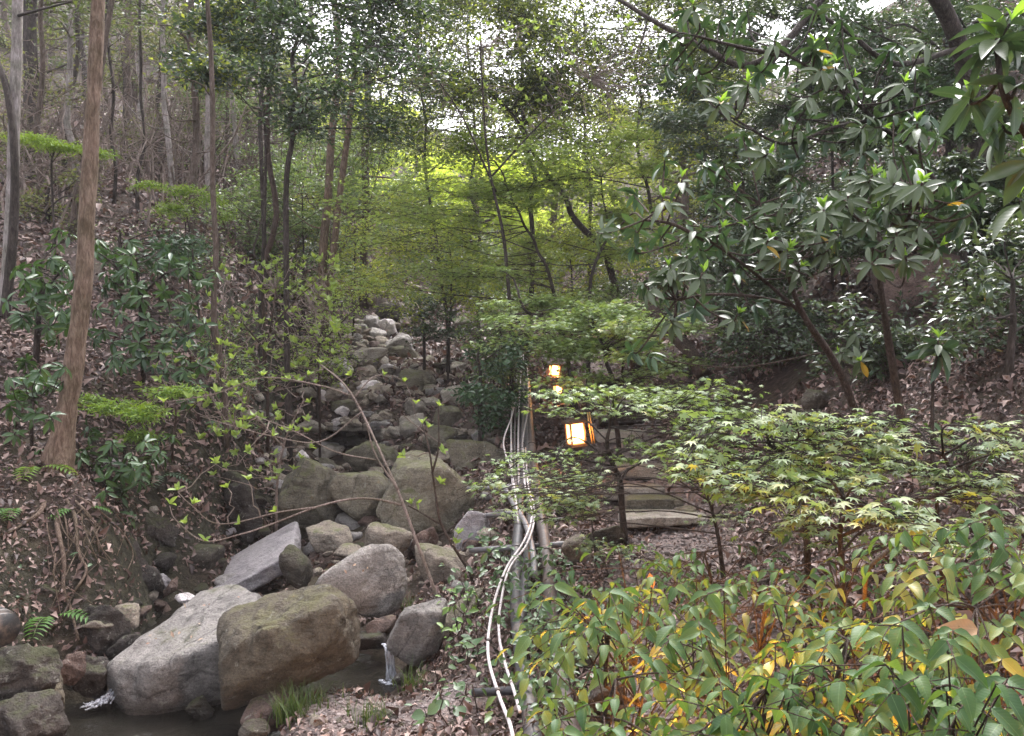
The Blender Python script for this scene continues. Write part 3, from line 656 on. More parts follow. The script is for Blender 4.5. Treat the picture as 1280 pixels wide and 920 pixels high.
for _ in range(60):
    q = EDGE[rng.integers(0, len(EDGE))]; c = onground(q[0] + rng.normal(0, 18), q[1] + rng.normal(0, 12)); s = rng.uniform(.05, .22)
    mk = ['rock_dark', 'rock_moss', 'rock_brown', 'rock_tan', 'rock_wet'][rng.choice(5, p=[.35, .25, .2, .12, .08])]; u = int(rng.integers(0, 8))
    if (u, mk) not in FM: FM[(u, mk)] = mesh_np('stone', UNIT[u][0], UNIT[u][1], MAT[mk])
    o = link('stone', FM[(u, mk)]); o.location = (c[0], c[1], c[2] + s * .08); o.scale = (s, s * random.uniform(.7, 1.1), s * random.uniform(.5, .8)); o.rotation_euler = (random.uniform(-.4, .4), random.uniform(-.4, .4), random.uniform(0, 6.3))
    tag(o, 'one of the small damp stones along the foot of the dark left bank', 'stone', 'small damp stones at the foot of the left bank')
for _ in range(60):
    px = rng.uniform(395, 590); py = rng.uniform(868, 918); c = onground(px, py)
    mk = ['pebble', 'rock_pale', 'rock_brown', 'rock_tan'][rng.choice(4, p=[.5, .15, .2, .15])]; u = int(rng.integers(0, 8)); s = rng.uniform(.035, .075)
    if (u, mk) not in FM: FM[(u, mk)] = mesh_np('pebble', UNIT[u][0], UNIT[u][1], MAT[mk])
    o = link('pebble', FM[(u, mk)]); o.location = (c[0], c[1], c[2] + .008); o.scale = (s * 1.2, s, s * .7); o.rotation_euler = (random.uniform(-.3, .3), 0, random.uniform(0, 6.3))
    tag(o, 'one of the pale pebbles scattered on the gravel bar', 'pebble', 'pebbles on the gravel bar')
# gravel as stuff: path and bar
def scatter(name, TV, TF, pos, Rm, sc, mat, parent=None, smooth=True, kind='stuff'):
    V = np.einsum('nij,kj->nki', Rm, TV) * np.asarray(sc).reshape(-1, 1, 1) + pos[:, None]
    k = len(TV); fl = [(f[None] + (np.arange(len(pos)) * k)[:, None, None]).reshape(-1, f.shape[1]) for f in TF]
    return link(name, mesh_np(name, V.reshape(-1, 3), fl, mat, smooth), parent, kind)
def frames(d, nrm):
    y = unit(d); z = unit(nrm - y * (nrm * y).sum(1, keepdims=True)); x = np.cross(y, z)
    return np.stack([x, y, z], -1)
a = rng.uniform(-1.1, 1.1, 160000); b = rng.uniform(math.log(5), math.log(20), 160000); y = np.exp(b) - 3; x = a / 1.6 * (y + 3)
k = path_mask(x, y) > rng.uniform(.1, 1, len(x)); x, y = x[k][:26000], y[k][:26000]
V8, T8 = ico(0)
sc = rng.uniform(.006, .016, len(x)) * np.clip(y / 5, .8, 2.5)
scatter('gravel', V8 * np.array([1.2, 1, .6]), [T8], np.stack([x, y, H(x, y) + .003], -1), frames(rand_unit(len(x)) * [1, 1, .2], np.tile([0, 0, 1.], (len(x), 1)) + .3 * rand_unit(len(x))), sc, MAT['pebble'], smooth=False)

# ------------------------------------------------------------------ leaf templates (length 1 along +Y, normal +Z)
def blade(width, st=5, fold=.10, droop=.18, peak=.45, wave=0.0):
    V = []; Fq = []
    for i in range(st + 1):
        t = i / st
        w = width / 2 * (math.sin(math.pi * min(1, t ** (math.log(.5) / math.log(peak)))) ** .85) if 0 < t < 1 else 0.0
        z = -droop * t * t; f = fold * w / width * 2
        V += [(-w, t, z + f + wave * math.sin(t * 9)), (0, t, z), (w, t, z + f - wave * math.sin(t * 9))]
    for i in range(st):
        Fq += [(3 * i, 3 * i + 1, 3 * i + 4, 3 * i + 3), (3 * i + 1, 3 * i + 2, 3 * i + 5, 3 * i + 4)]
    return np.array(V), [np.array(Fq)[:, ::-1]]
def lowleaf(width, fold=.08, droop=.12):
    V = np.array([(0, 0, 0), (-width / 2, .45, fold), (0, .5, 0), (width / 2, .45, fold), (0, 1, -droop)])
    return V, [np.array([(0, 2, 1), (0, 3, 2), (1, 2, 4), (2, 3, 4)])]
def palmate(lobes=7, droop=.16, low=False):
    V = [(0, 0, 0)]; Ft = []
    ang = np.linspace(-118, 118, lobes); ln = 1 - .48 * (np.abs(ang) / 118) ** 1.6
    for i, (a, L) in enumerate(zip(ang, ln)):
        a = R(a); c, s = math.sin(a), math.cos(a); px_, py_ = s, -c
        w = .12 * L
        b0 = len(V)
        V += [(c * L * .5 - px_ * w, s * L * .5 - py_ * w, -droop * .22 + .02), (c * L, s * L, -droop * L), (c * L * .5 + px_ * w, s * L * .5 + py_ * w, -droop * .22 + .02)]
        if not low:
            V += [(c * L * .5, s * L * .5, -droop * .22 - .01)]
            Ft += [(0, b0, b0 + 3), (0, b0 + 3, b0 + 2), (b0, b0 + 1, b0 + 3), (b0 + 3, b0 + 1, b0 + 2)]
        else:
            Ft += [(0, b0, b0 + 1), (0, b0 + 1, b0 + 2)]
    V = np.array(V) * .62; V[:, 1] += .05
    # web between lobes near the centre
    st = 3 if low else 4
    for i in range(lobes - 1):
        Ft.append((0, 1 + (i + 1) * st, 1 + i * st + 2) if True else ())
    Ft = np.array(Ft)
    # force upward normals
    n = np.cross(V[Ft[:, 1]] - V[Ft[:, 0]], V[Ft[:, 2]] - V[Ft[:, 0]])[:, 2]
    Ft[n < 0] = Ft[n < 0][:, ::-1]
    return V, [Ft]
T_LANCE = blade(.30, 6, .09, .22, .5); T_OVAL = blade(.46, 5, .10, .16, .45); T_OVATE = blade(.46, 6, .13, .30, .36, .028); T_ROUND = blade(.85, 5, .12, .1, .45)
T_CURL = blade(.48, 6, .15, .42, .38, .045); T_LONG = blade(.42, 6, .10, .38, .42, .03)
T_LOW = lowleaf(.42); T_LOWN = lowleaf(.26); T_LOWR = lowleaf(.6)
T_MAPLE = palmate(7, .2); T_STAR = palmate(5, .2, True)

_LM = {}
def leaf_mesh(T, matkey):
    k = (id(T), matkey)
    if k not in _LM: _LM[k] = mesh_np('leaf', T[0], T[1], MAT[matkey])
    return _LM[k]
def leaf_objs(parent, T, matkey, pos, Rm, sc, name='leaf'):
    me = leaf_mesh(T, matkey); inv = Matrix.Translation(-parent.location)
    for p_, r_, s_ in zip(pos, Rm, np.broadcast_to(sc, (len(pos),))):
        o = bpy.data.objects.new(name, me); COL.objects.link(o); o.parent = parent; o.matrix_parent_inverse = inv
        m = Matrix(r_.tolist()).to_4x4() @ Matrix.Scale(float(s_), 4); m.translation = Vector(p_.tolist()); o.matrix_basis = m

# ------------------------------------------------------------------ leaf litter
n0 = 330000
a = rng.uniform(-1.25, 1.25, n0); b = np.log(4.2) + (np.log(34) - np.log(4.2)) * rng.uniform(0, 1, n0) ** .9
y = np.exp(b) - 3; x = a / 1.6 * (y + 3); z = H(x, y)
pm = path_mask(x, y); bedd = np.full(n0, 9.)
for q in smooth_path([at(200, 0, 4.5), at(330, 0, 4.6), at(230, 0, 6.5), at(400, 0, 7), at(450, 0, 9), at(430, 0, 13), at(490, 0, 21)], 6): bedd = np.minimum(bedd, np.hypot(x - q[0], y - q[1]) / (.35 + .05 * q[1]))
dn = fbm(np.stack([x * .9, y * .9, 0 * x], -1), 3, 8)
keep = (rng.uniform(0, 1, n0) > pm * .85) & (z > -1.95) & (bedd + rng.uniform(-.4, .4, n0) > .5) & (dn * 2.2 + 1.2 * ((x < -1.4) & (y < 7.5)) + rng.uniform(-.5, .5, n0) > -.45)
x, y, z = x[keep], y[keep], z[keep]
e = .05; nx = -(H(x + e, y) - H(x - e, y)) / (2 * e); ny = -(H(x, y + e) - H(x, y - e)) / (2 * e)
N = unit(np.stack([nx, ny, np.ones_like(nx)], -1) + .36 * rand_unit(len(x)))
sc = np.clip(rng.lognormal(-3.0, .38, len(x)), .02, .13) * np.clip(y / 7, .75, 2.6)
scatter('fallen_leaves', *lowleaf(.5, .22, .25), np.stack([x, y, z + rng.uniform(.004, .03, len(x))], -1), frames(rand_unit(len(x)), N), sc, MAT['litter'])

ac = Acc()
for k in range(420):
    yv = math.exp(rng.uniform(math.log(6), math.log(24))) - 3; xv = rng.uniform(-.75, .75) * (yv + 1); L_ = rng.uniform(.15, .8); a_ = rng.uniform(0, 3.14)
    q = np.stack([xv + math.cos(a_) * L_ * np.linspace(-.5, .5, 5), yv + math.sin(a_) * L_ * np.linspace(-.5, .5, 5)], -1) + rng.normal(0, .02, (5, 2)); zz = H(q[:, 0], q[:, 1])
    if zz.min() < -1.75: continue
    tube(ac, np.concatenate([q, (zz + .025)[:, None]], 1), [rng.uniform(.004, .012), .003], 5, .1)
link('fallen_sticks', ac.mesh('fallen_sticks', MAT['bark_mid']), kind='stuff')
# ------------------------------------------------------------------ generic woody plant
def woody(name, label, cat, trunk, r, clumps, T, size, matkey, n, bark='bark_dark', flat=1.0, indiv=0, group=None, twigs=6, jit=1.2, TI=None, mati=None, limb=.45, out=.6, mats2=None, droop=0.0, sides=8, tw_r=.0035, lump=.06, crownname='crown', leafname='leaf'):
    P = np.array([at(*q) if len(q) == 3 else q for q in trunk]) if not isinstance(trunk, np.ndarray) else trunk
    P = P.copy(); g = h1(P[0][0], P[0][1])
    P[0][2] = min(P[0][2], g) - .05
    Lw = np.linalg.norm(P[-1] - P[0]); P = smooth_path(P, 3); P[1:] += rng.normal(0, .011, (len(P) - 1, 3)) * .55 * Lw * [1, 1, .3]
    P = smooth_path(P, 3); m = len(P)
    th = thing(name, label, cat, P[0], group)
    acc = Acc(); rad = np.interp(np.linspace(0, 1, m), [0, .06, .5, 1], [r[0] * 1.25, r[0], (r[0] + r[1]) / 2, r[1]])
    tube(acc, P, rad, sides, lump)
    LP, LD = [], []
    tot = sum(c[3] * c[4] for c in clumps) or 1
    for c in clumps:
        C = at(c[0], c[1], c[2]); k = c[2] / F; rx, rz = c[3] * k, c[4] * k; ry = max(rx, rz) * .8
        d = np.linalg.norm(P - C, axis=1) + np.maximum(P[:, 2] - C[2], 0) * 2.0; d[: m // 6] += .5
        i = int(np.argmin(d)); s = P[i]
        mid = (s + C) / 2 + rng.normal(0, .08, 3) * np.linalg.norm(C - s); mid[2] += .06 * np.linalg.norm(C - s)
        L = smooth_path([s, mid, C], 5); r1 = min(rad[i] * .8, max(.006, limb * rad[i])); tube(acc, L, [r1, r1 * .65, max(.003, r1 * .35)], 6, lump)
        tws = []
        for _ in range(max(2, int(twigs))):
            u = rand_unit(1)[0] * rng.uniform(.5, 1.05); tgt = C + u * [rx, ry, rz]
            q = L[int(rng.integers(len(L) // 2, len(L)))]; tp = wiggle(q, tgt, .07, 5, .05); tube(acc, tp, [max(tw_r, r1 * .3), tw_r * .6], 4, 0, False); tws.append(tp)
        nn = max(4, int(n * c[3] * c[4] / tot)); ti = rng.integers(0, len(tws), nn); t = rng.uniform(.15, 1.05, nn)
        TW = np.array(tws)[ti]; f = np.clip(t, 0, .999) * 4; f0 = f.astype(int); ar = np.arange(nn)
        p0 = TW[ar, f0]; p1 = TW[ar, f0 + 1]; pos = p0 + (p1 - p0) * (f - f0)[:, None]
        ell = rand_unit(nn) * rng.uniform(0, 1, (nn, 1)) ** .5 * [rx, ry, rz]
        mixf = rng.uniform(0, .75, (nn, 1)) ** 1.5
        pos = pos * (1 - mixf) + (C + ell) * mixf + rng.normal(0, size * jit * .5, (nn, 3)) * [1, 1, .6]
        LP.append(pos); LD.append(unit(p1 - p0) * out + rand_unit(nn) * [1, 1, .45] + [0, 0, -droop])
    link('trunk', acc.mesh('trunk', MAT[bark]), th)
    if not LP: return th
    LP = np.concatenate(LP); LD = np.concatenate(LD); nn = len(LP)
    Nn = np.array([0, 0, 1.]) * flat + rand_unit(nn)
    Fm = frames(LD, Nn); sc = size * rng.uniform(.7, 1.25, nn)
    order = np.argsort(LP[:, 1]); ia = order[:indiv]; ib = order[indiv:]
    if len(ia): leaf_objs(th, TI or T, mati or matkey, LP[ia], Fm[ia], sc[ia], leafname)
    if len(ib):
        if mats2:
            sp = rng.uniform(0, 1, len(ib)) < mats2[1]; i2 = ib[sp]; ib = ib[~sp]
            if len(i2): scatter('young_foliage', T[0], T[1], LP[i2], Fm[i2], sc[i2], MAT[mats2[0]], th)
        scatter(crownname, T[0], T[1], LP[ib], Fm[ib], sc[ib], MAT[matkey], th)
    return th

def fill(px0, px1, py0, py1, Y0, Y1, m, rx, ry):
    return [(rng.uniform(px0, px1), rng.uniform(py0, py1), rng.uniform(Y0, Y1), rx * rng.uniform(.7, 1.3), ry * rng.uniform(.7, 1.3)) for _ in range(m)]

# ------------------------------------------------------------------ big trunk with exposed roots at the left bank
def bark_trunk(name, label, path, radii, bark, group=None, sides=14, lump=.12, cat='tree', part='trunk'):
    P = smooth_path(np.array([at(*q) for q in path]), 7); g = h1(P[0][0], P[0][1]); P[0][2] = min(P[0][2], g - .05)
    t = thing(name, label, cat, P[0], group); ac = Acc()
    tube(ac, P, radii, sides, lump); link(part, ac.mesh(part, MAT[bark]), t)
    return t, P
def add_limbs(t, segs, bark, part='branch'):
    for pts, r0, r1 in segs:
        ac = Acc(); P = smooth_path(np.array([at(*q) for q in pts]), 5); tube(ac, P, [r0, (r0 + r1) / 2, r1], 6, .08); link(part, ac.mesh(part, MAT[bark]), t)
t, P = bark_trunk('leaning_tree', 'tall leaning tree trunk with tan bark and bare roots down the left bank',
    [(66, 622, 6.15), (78, 545, 6.2), (94, 440, 6.25), (106, 330, 6.3), (112, 200, 6.35), (120, 60, 6.4), (124, -80, 6.45), (130, -260, 6.5)], [.15, .082, .068, .061, .056, .053, .051, .05], 'bark_tan', sides=24, lump=.2)
roots = [([(68, 605, 6.1), (72, 660, 5.75), (80, 700, 5.5), (79, 735, 5.35), (88, 760, 5.2), (98, 800, 5.0)], .038, .014), ([(70, 610, 6.1), (92, 640, 5.85), (98, 690, 5.6), (108, 712, 5.5), (96, 735, 5.35), (90, 742, 5.3)], .03, .010),
         ([(64, 610, 6.1), (50, 640, 5.85), (28, 655, 5.7), (8, 668, 5.6)], .042, .014), ([(72, 612, 6.1), (100, 632, 5.95), (118, 655, 5.8), (124, 690, 5.6)], .026, .008), ([(74, 610, 6.1), (110, 628, 6.1), (150, 662, 6.0), (166, 690, 5.9), (160, 712, 5.8)], .016, .006),
         ([(64, 615, 6.1), (58, 650, 5.8), (66, 690, 5.55), (70, 715, 5.45)], .012, .005), ([(72, 615, 6.1), (82, 650, 5.8), (86, 690, 5.6)], .016, .006), ([(70, 640, 5.9), (60, 680, 5.6), (62, 720, 5.4)], .009, .004),
         ([(80, 640, 5.9), (90, 670, 5.7), (104, 700, 5.55), (112, 730, 5.4)], .010, .004)]
roots = [([(x, y, hit(x, y) * .99 if i else Y) for i, (x, y, Y) in enumerate(p)], a_ * .5, b_ * .55) for p, a_, b_ in roots]
add_limbs(t, roots, 'root', 'root')
for k in range(16):
    x0 = rng.uniform(40, 150); y0 = rng.uniform(625, 700); add_limbs(t, [([(x, y, hit(x, y) * .985) for x, y in ((x0, y0), (x0 + rng.uniform(-22, 30), y0 + rng.uniform(15, 30)), (x0 + rng.uniform(-40, 60), y0 + rng.uniform(35, 80)))], .005, .002)], 'root', 'root')
t, P = bark_trunk('slim_tree', 'slim pale grey trunk at the far left with a dark stem beside it', [(4, 425, 8.4), (12, 300, 8.4), (17, 180, 8.4), (21, 60, 8.4), (22, -120, 8.4)], [.062, .058, .054, .05, .045], 'bark_pale', sides=12)
add_limbs(t, [([(2, 428, 8.3), (16, 300, 8.25), (18, 190, 8.2), (8, 110, 8.3), (-10, 60, 8.5)], .05, .025), ([(21, 20, 8.4), (50, 12, 8.0), (90, 2, 7.6)], .016, .008)], 'bark_dark')

# trunks of the wood behind, each with its own dead branches and a thin high crown
def wood_tree(px, py, Y, topx, r, bark, label, crown='canopy', n=500, nb=5, group='trunks in the wood on the left slope', bend=0, cl=2):
    Y = hit(px, py) if Y is None else Y
    top = -140
    tr = [(px, py, Y), (px + (topx - px) * .35 + bend, py + (top - py) * .35, Y), (px + (topx - px) * .7 + bend * .5, py + (top - py) * .7, Y), (topx, top, Y)]
    cls = [(topx + rng.normal(0, 60), rng.uniform(-130, 40), Y + rng.normal(0, .8), 90, 50) for _ in range(cl)]
    t = woody('forest_tree', label, 'tree', tr, (r, r * .6), cls, T_LOW, .10 * (Y / 20) ** .5, crown, n, bark, .4, group=group, twigs=6, tw_r=.006)
    for _ in range(nb):
        f = rng.uniform(.15, .8); bx, by = px + (topx - px) * f, py + (top - py) * f; s = rng.choice((-1, 1))
        add_limbs(t, [([(bx, by, Y), (bx + s * rng.uniform(12, 30), by - rng.uniform(-4, 18), Y - .2), (bx + s * rng.uniform(35, 85), by - rng.uniform(0, 50), Y - .5)], r * .22, r * .06)], bark, 'branch')
    return t
WT = [(36, 215, 18, 44, .17, 'bark_dark', 'thick dark trunk just right of the pale slim one'), (74, 235, 15, 100, .05, 'bark_dark', 'thin dark leaning trunk left of the tan leaning tree'),
      (90, 300, 11.5, 160, .05, 'bark_mid', 'bent slim trunk half behind the tan leaning tree'), (157, 200, 22, 160, .12, 'bark_mid', 'straight trunk right behind the tan leaning tree'),
      (168, 210, 26, 172, .13, 'bark_mid', 'greyish trunk second right of the tan leaning tree'), (180, 190, 25, 184, .10, 'bark_pale', 'pale trunk lit on one side in the wood'),
      (203, 215, 20, 212, .06, 'bark_dark', 'thin dark trunk in the brushy wood'), (247, 330, 13.5, 238, .07, 'bark_mid', 'grey thin trunk rising right of the fern like spray'),
      (265, 185, 24, 272, .16, 'bark_dark', 'black forked trunk among the dead twigs'), (296, 190, 27, 300, .10, 'bark_mid', 'faint trunk deep in the wood'),
      (232, 200, 28, 226, .12, 'bark_mid', 'dim trunk behind the black forked one'), (135, 190, 30, 142, .13, 'bark_mid', 'dim straight trunk far up the slope'),
      (112, 170, 32, 90, .14, 'bark_dark', 'dark trunk far up the slope by the tan tree'), (60, 180, 30, 66, .12, 'bark_mid', 'brownish trunk far up behind the thick dark one'),
      (332, 300, 15, 326, .045, 'bark_dark', 'thin dark stem left of the holly stem'), (312, 230, 26, 318, .11, 'bark_mid', 'far trunk beside the holly crown'),
      (455, 375, 20, 470, .10, 'bark_red', 'short reddish trunk at the top of the stream bed'), (345, 215, 30, 350, .12, 'bark_mid', 'far trunk seen through the holly leaves'),
      (385, 220, 32, 392, .12, 'bark_pale', 'far pale trunk right of the holly stem'), (25, 150, 34, 10, .15, 'bark_mid', 'far trunk at the edge of the wood')]
for i, (px, py, tx) in enumerate([(142, 255, 130), (190, 240, 205), (218, 262, 196), (240, 235, 262), (283, 265, 290), (305, 285, 285), (318, 250, 340), (48, 250, 60), (90, 240, 82), (172, 265, 176), (205, 190, 214), (262, 285, 248)]):
    WT.append((px, py, None, tx, (.03, .045, .06)[i % 3], ('bark_dark', 'bark_mid', 'bark_pale')[i % 3], 'thin ' + ('dark', 'brown', 'grey')[i % 3] + ' stem in the wood ' + ('left of the far straight trunk', 'right of the far pale trunk', 'behind the arched green spray', 'touching the black forked trunk', 'under the edge of the holly crown', 'just left of the holly stems', 'between the two holly stems', 'right of the thick dark trunk', 'left of the tan leaning tree', 'above the arched green spray', 'far up among the dead thickets', 'above the lime leaved azalea')[i]))
for (px, py, Y, tx, r, bk, lb) in WT: wood_tree(px, py, Y, tx, r, bk, lb, n=420, bend=rng.normal(0, 5))
# the slanting double trunk above the stream bed
t = wood_tree(402, 440, None, 428, .085, 'bark_tan', 'pinkish tan double trunk rising left of the stream bed', n=300, nb=3, group=None)
add_limbs(t, [([(405, 420, hit(402, 440)), (424, 250, hit(402, 440)), (440, 120, hit(402, 440)), (446, -40, hit(402, 440))], .07, .05)], 'bark_tan')
wood_tree(328, 490, None, 345, .05, 'bark_red', 'brown slim stem in the lime leaved shrubs on the left bank', n=60, nb=4, group=None, cl=1)
wood_tree(282, 560, None, 250, .035, 'bark_mid', 'thin grey stem in the lime leaved shrubs on the left bank', n=40, nb=4, group=None, cl=1)
# dead brush: bare grey thickets on the left slope
for i, (x0, x1, y0, y1, Ya, lb) in enumerate([(60, 260, 40, 260, 17, 'bare grey thicket of dead branches left of the holly'), (150, 330, 60, 280, 21, 'bare brown thicket of dead branches behind the wood trunks'), (0, 110, 90, 300, 15, 'bare tangled branches behind the pale slim trunk'), (260, 420, 150, 330, 19, 'bare branches under the holly crown')]):
    xc = (x0 + x1) / 2; b0 = at(xc, y1, Ya); th = thing('dead_thicket', lb, 'thicket', b0)
    ac = Acc()
    for k in range(95):
        X, Y_ = rng.uniform(x0, x1), Ya + rng.normal(0, 2.0); s = at(X, y1 + rng.uniform(-50, 5), Y_); s[2] = min(s[2], h1(s[0], s[1]) + .2)
        e = at(X + rng.normal(15, 45), rng.uniform(y0, y0 + (y1 - y0) * .6), Y_ + rng.normal(0, .8)); w = wiggle(s, e, .06, 7); tube(ac, w, [.022, .006], 4, 0, False)
        for j in range(3):
            q = w[rng.integers(2, 7)]; tube(ac, wiggle(q, q + rand_unit(1)[0] * [1, 1, .6] * rng.uniform(.4, 1.3), .08, 5), [.010, .004], 3, 0, False)
    o = link('branches', ac.mesh('branches', MAT['bark_mid' if i % 2 else 'twig_pale']), th, 'stuff')

# ------------------------------------------------------------------ far green wall of the valley
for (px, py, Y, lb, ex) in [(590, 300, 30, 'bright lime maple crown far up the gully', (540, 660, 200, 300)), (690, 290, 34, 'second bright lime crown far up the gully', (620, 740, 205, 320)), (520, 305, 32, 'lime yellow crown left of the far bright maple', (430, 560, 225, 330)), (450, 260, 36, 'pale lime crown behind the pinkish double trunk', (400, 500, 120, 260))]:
    woody('far_maple', lb, 'tree', [(px, py + 20, Y), (px + 5, py - 60, Y), (px, py - 110, Y)], (.16, .06), fill(*ex, Y - 2, Y + 3, 20, 60, 30), T_STAR, .20, 'maple_lime_lit', 10000, 'bark_mid', 1.2, twigs=5)
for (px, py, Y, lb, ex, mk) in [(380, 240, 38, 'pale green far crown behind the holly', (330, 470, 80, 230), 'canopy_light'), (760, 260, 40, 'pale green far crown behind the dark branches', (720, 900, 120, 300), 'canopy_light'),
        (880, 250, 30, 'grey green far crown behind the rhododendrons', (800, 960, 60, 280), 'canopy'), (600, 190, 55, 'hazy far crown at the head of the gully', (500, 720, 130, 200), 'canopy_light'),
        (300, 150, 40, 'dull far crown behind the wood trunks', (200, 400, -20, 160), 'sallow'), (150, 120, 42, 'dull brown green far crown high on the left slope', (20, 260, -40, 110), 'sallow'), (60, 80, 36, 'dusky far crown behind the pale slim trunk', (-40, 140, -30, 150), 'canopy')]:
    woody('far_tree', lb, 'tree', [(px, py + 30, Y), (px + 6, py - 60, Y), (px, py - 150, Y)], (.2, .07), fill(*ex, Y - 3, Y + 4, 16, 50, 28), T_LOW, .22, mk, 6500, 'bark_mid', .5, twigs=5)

for (px, py, Y, lb, ex, mk) in [(930, 230, 26, 'grey green tree high behind the right rhododendrons', (860, 1080, -20, 200), 'canopy'), (1060, 260, 18, 'dark tree high on the right slope', (980, 1200, -40, 200), 'shrub_grey'),
        (850, 280, 22, 'light twiggy tree right of the leaning trunk', (770, 930, 120, 300), 'canopy_light'), (700, 250, 45, 'pale far tree under the white sky', (600, 800, 130, 230), 'canopy_light'), (960, 180, 60, 'far tree on the right ridge line', (800, 1000, 60, 200), 'canopy'),
        (470, 200, 48, 'far tree on the left ridge line', (400, 560, 100, 220), 'canopy_light'), (230, 200, 26, 'thin green tree among the dead thickets', (130, 330, 20, 200), 'sallow'), (1200, 200, 14, 'dark evergreen tree up the right slope', (1120, 1300, -40, 160), 'shrub_grey'),
        (430, 280, 24, 'green tree beside the pinkish double trunk', (380, 520, 150, 300), 'shrub_green'), (1000, 330, 15, 'bushy tree in the middle of the right slope', (900, 1100, 170, 330), 'shrub_grey')]:
    woody('slope_tree', lb, 'tree', [(px, py + 30, Y), (px + 6, py - 60, Y), (px, py - 150, Y)], (.14, .05), fill(*ex, Y - 2, Y + 3, 22, 55, 26), T_LOW, .085 * (Y / 13) ** .75, mk, 8000, 'bark_mid', .8, twigs=6, tw_r=.006)
# ------------------------------------------------------------------ canopy against the sky
def canopy(lb, trunk, r, ex, m, Y, n, size=.085, mk='canopy', rx=60, ry=26, mats2=('canopy_light', .22), bark='bark_dark', T=T_LOW, flat=.5, name='canopy_tree', **kw):
    return woody(name, lb, 'tree', trunk, r, fill(*ex, Y - 1.5, Y + 2, m, rx, ry), T, size, mk, n, bark, flat, twigs=14, tw_r=.005, mats2=mats2, **kw)
canopy('holly like tree with a dense dark crown at the top', [(362, 310, 10.5), (360, 220, 10.5), (368, 130, 10.6), (372, 40, 10.6), (374, -60, 10.7)], (.04, .02), (310, 540, -40, 175), 34, 10.6, 12500, .08, 'holly', 75, 34, ('shrub_green', .12))
canopy('thin stemmed dark leaved tree left of the holly', [(328, 320, 11.5), (332, 200, 11.5), (335, 60, 11.5), (338, -60, 11.5)], (.025, .015), (200, 360, -30, 110), 15, 11.3, 6500, .085, 'holly', 55, 22, ('canopy_light', .25))
canopy('slender tree with dark twigs against the white sky', [(655, 400, 14), (668, 290, 14), (664, 200, 14), (650, 100, 14.2), (642, -20, 14.5), (640, -90, 14.5)], (.045, .02), (520, 700, -30, 160), 20, 14, 9500, .09, 'canopy', 95, 44)
canopy('tree of fine dark twigs above the double trunk', [(560, 390, 16), (545, 280, 16), (530, 150, 16), (520, 20, 16), (515, -80, 16)], (.035, .015), (420, 640, -30, 200), 24, 15.5, 9500, .08, 'canopy', 90, 44, ('canopy_light', .15))
canopy('leaning tree whose dark limbs cross the bright centre', [(800, 380, 13.5), (765, 340, 13.3), (715, 270, 13), (690, 225, 13), (650, 160, 13), (600, 100, 13)], (.065, .02), (560, 760, 40, 190), 12, 13, 6500, .075, 'canopy', 85, 40)
canopy('twiggy tree with light green sprays right of the white sky', [(860, 400, 15), (830, 300, 15), (800, 200, 15), (800, 80, 15), (810, -60, 15)], (.04, .018), (690, 920, -30, 230), 28, 15, 12000, .08, 'canopy', 90, 46, ('canopy_light', .35))
canopy('grey leaved tall shrub right of the twiggy tree', [(900, 420, 12), (890, 300, 12), (880, 180, 12), (885, 60, 12)], (.03, .015), (840, 960, 60, 330), 16, 12, 8000, .085, 'shrub_grey', 50, 26, ('canopy_light', .15))
canopy('fine twigged tree laced across the whitest part of the sky', [(740, 380, 17), (735, 280, 17), (730, 150, 17), (725, 20, 17), (720, -80, 17)], (.04, .015), (600, 850, -30, 180), 30, 17, 12000, .075, 'canopy', 90, 46, ('canopy_light', .3))
canopy('fine twigged tree laced across the left half of the sky gap', [(600, 390, 19), (598, 280, 19), (590, 150, 19), (585, 20, 19), (580, -80, 19)], (.04, .015), (450, 700, -30, 180), 28, 19, 10000, .08, 'canopy', 90, 46, ('canopy_light', .3))
canopy('dark leaved twigs hanging over the right part of the sky gap', [(905, 380, 12.5), (900, 280, 12.5), (880, 150, 12.5), (850, 20, 12.5), (830, -80, 12.5)], (.035, .015), (690, 890, -40, 120), 26, 12.5, 8000, .065, 'canopy', 85, 42, ('canopy_light', .2))
# dark overhanging limbs, upper right
t, P = bark_trunk('overhanging_tree', 'dark limb hanging across the top of the sky gap', [(1235, 330, 8.2), (1225, 200, 8.0), (1200, 60, 7.6), (1150, -30, 7.3), (1080, -60, 7.0)], [.10, .09, .08, .07, .05], 'bark_dark')
add_limbs(t, [([(1150, -28, 7.3), (1050, -20, 6.9), (980, 55, 6.6), (930, 82, 6.6), (880, 60, 6.6), (820, 28, 6.8), (760, -8, 7.2), (700, -30, 7.6)], .036, .016), ([(1200, 60, 7.6), (1120, 80, 7.0), (1060, 40, 6.8), (1010, 10, 6.6)], .03, .014), ([(980, 55, 6.6), (940, 110, 6.5), (905, 150, 6.5)], .035, .012)], 'bark_dark')
woody('shade_leaf_mass', 'dark leaf mass added to stand for the shade at the upper right', 'bush', [(1180, 330, 9.5), (1190, 180, 9.5), (1180, 20, 9.5)], (.08, .04), fill(1060, 1290, -30, 130, 8.6, 10, 20, 60, 40), T_LOW, .075, 'holly', 7000, flat=.8, twigs=7)  # dark foliage added where there is only deep shade

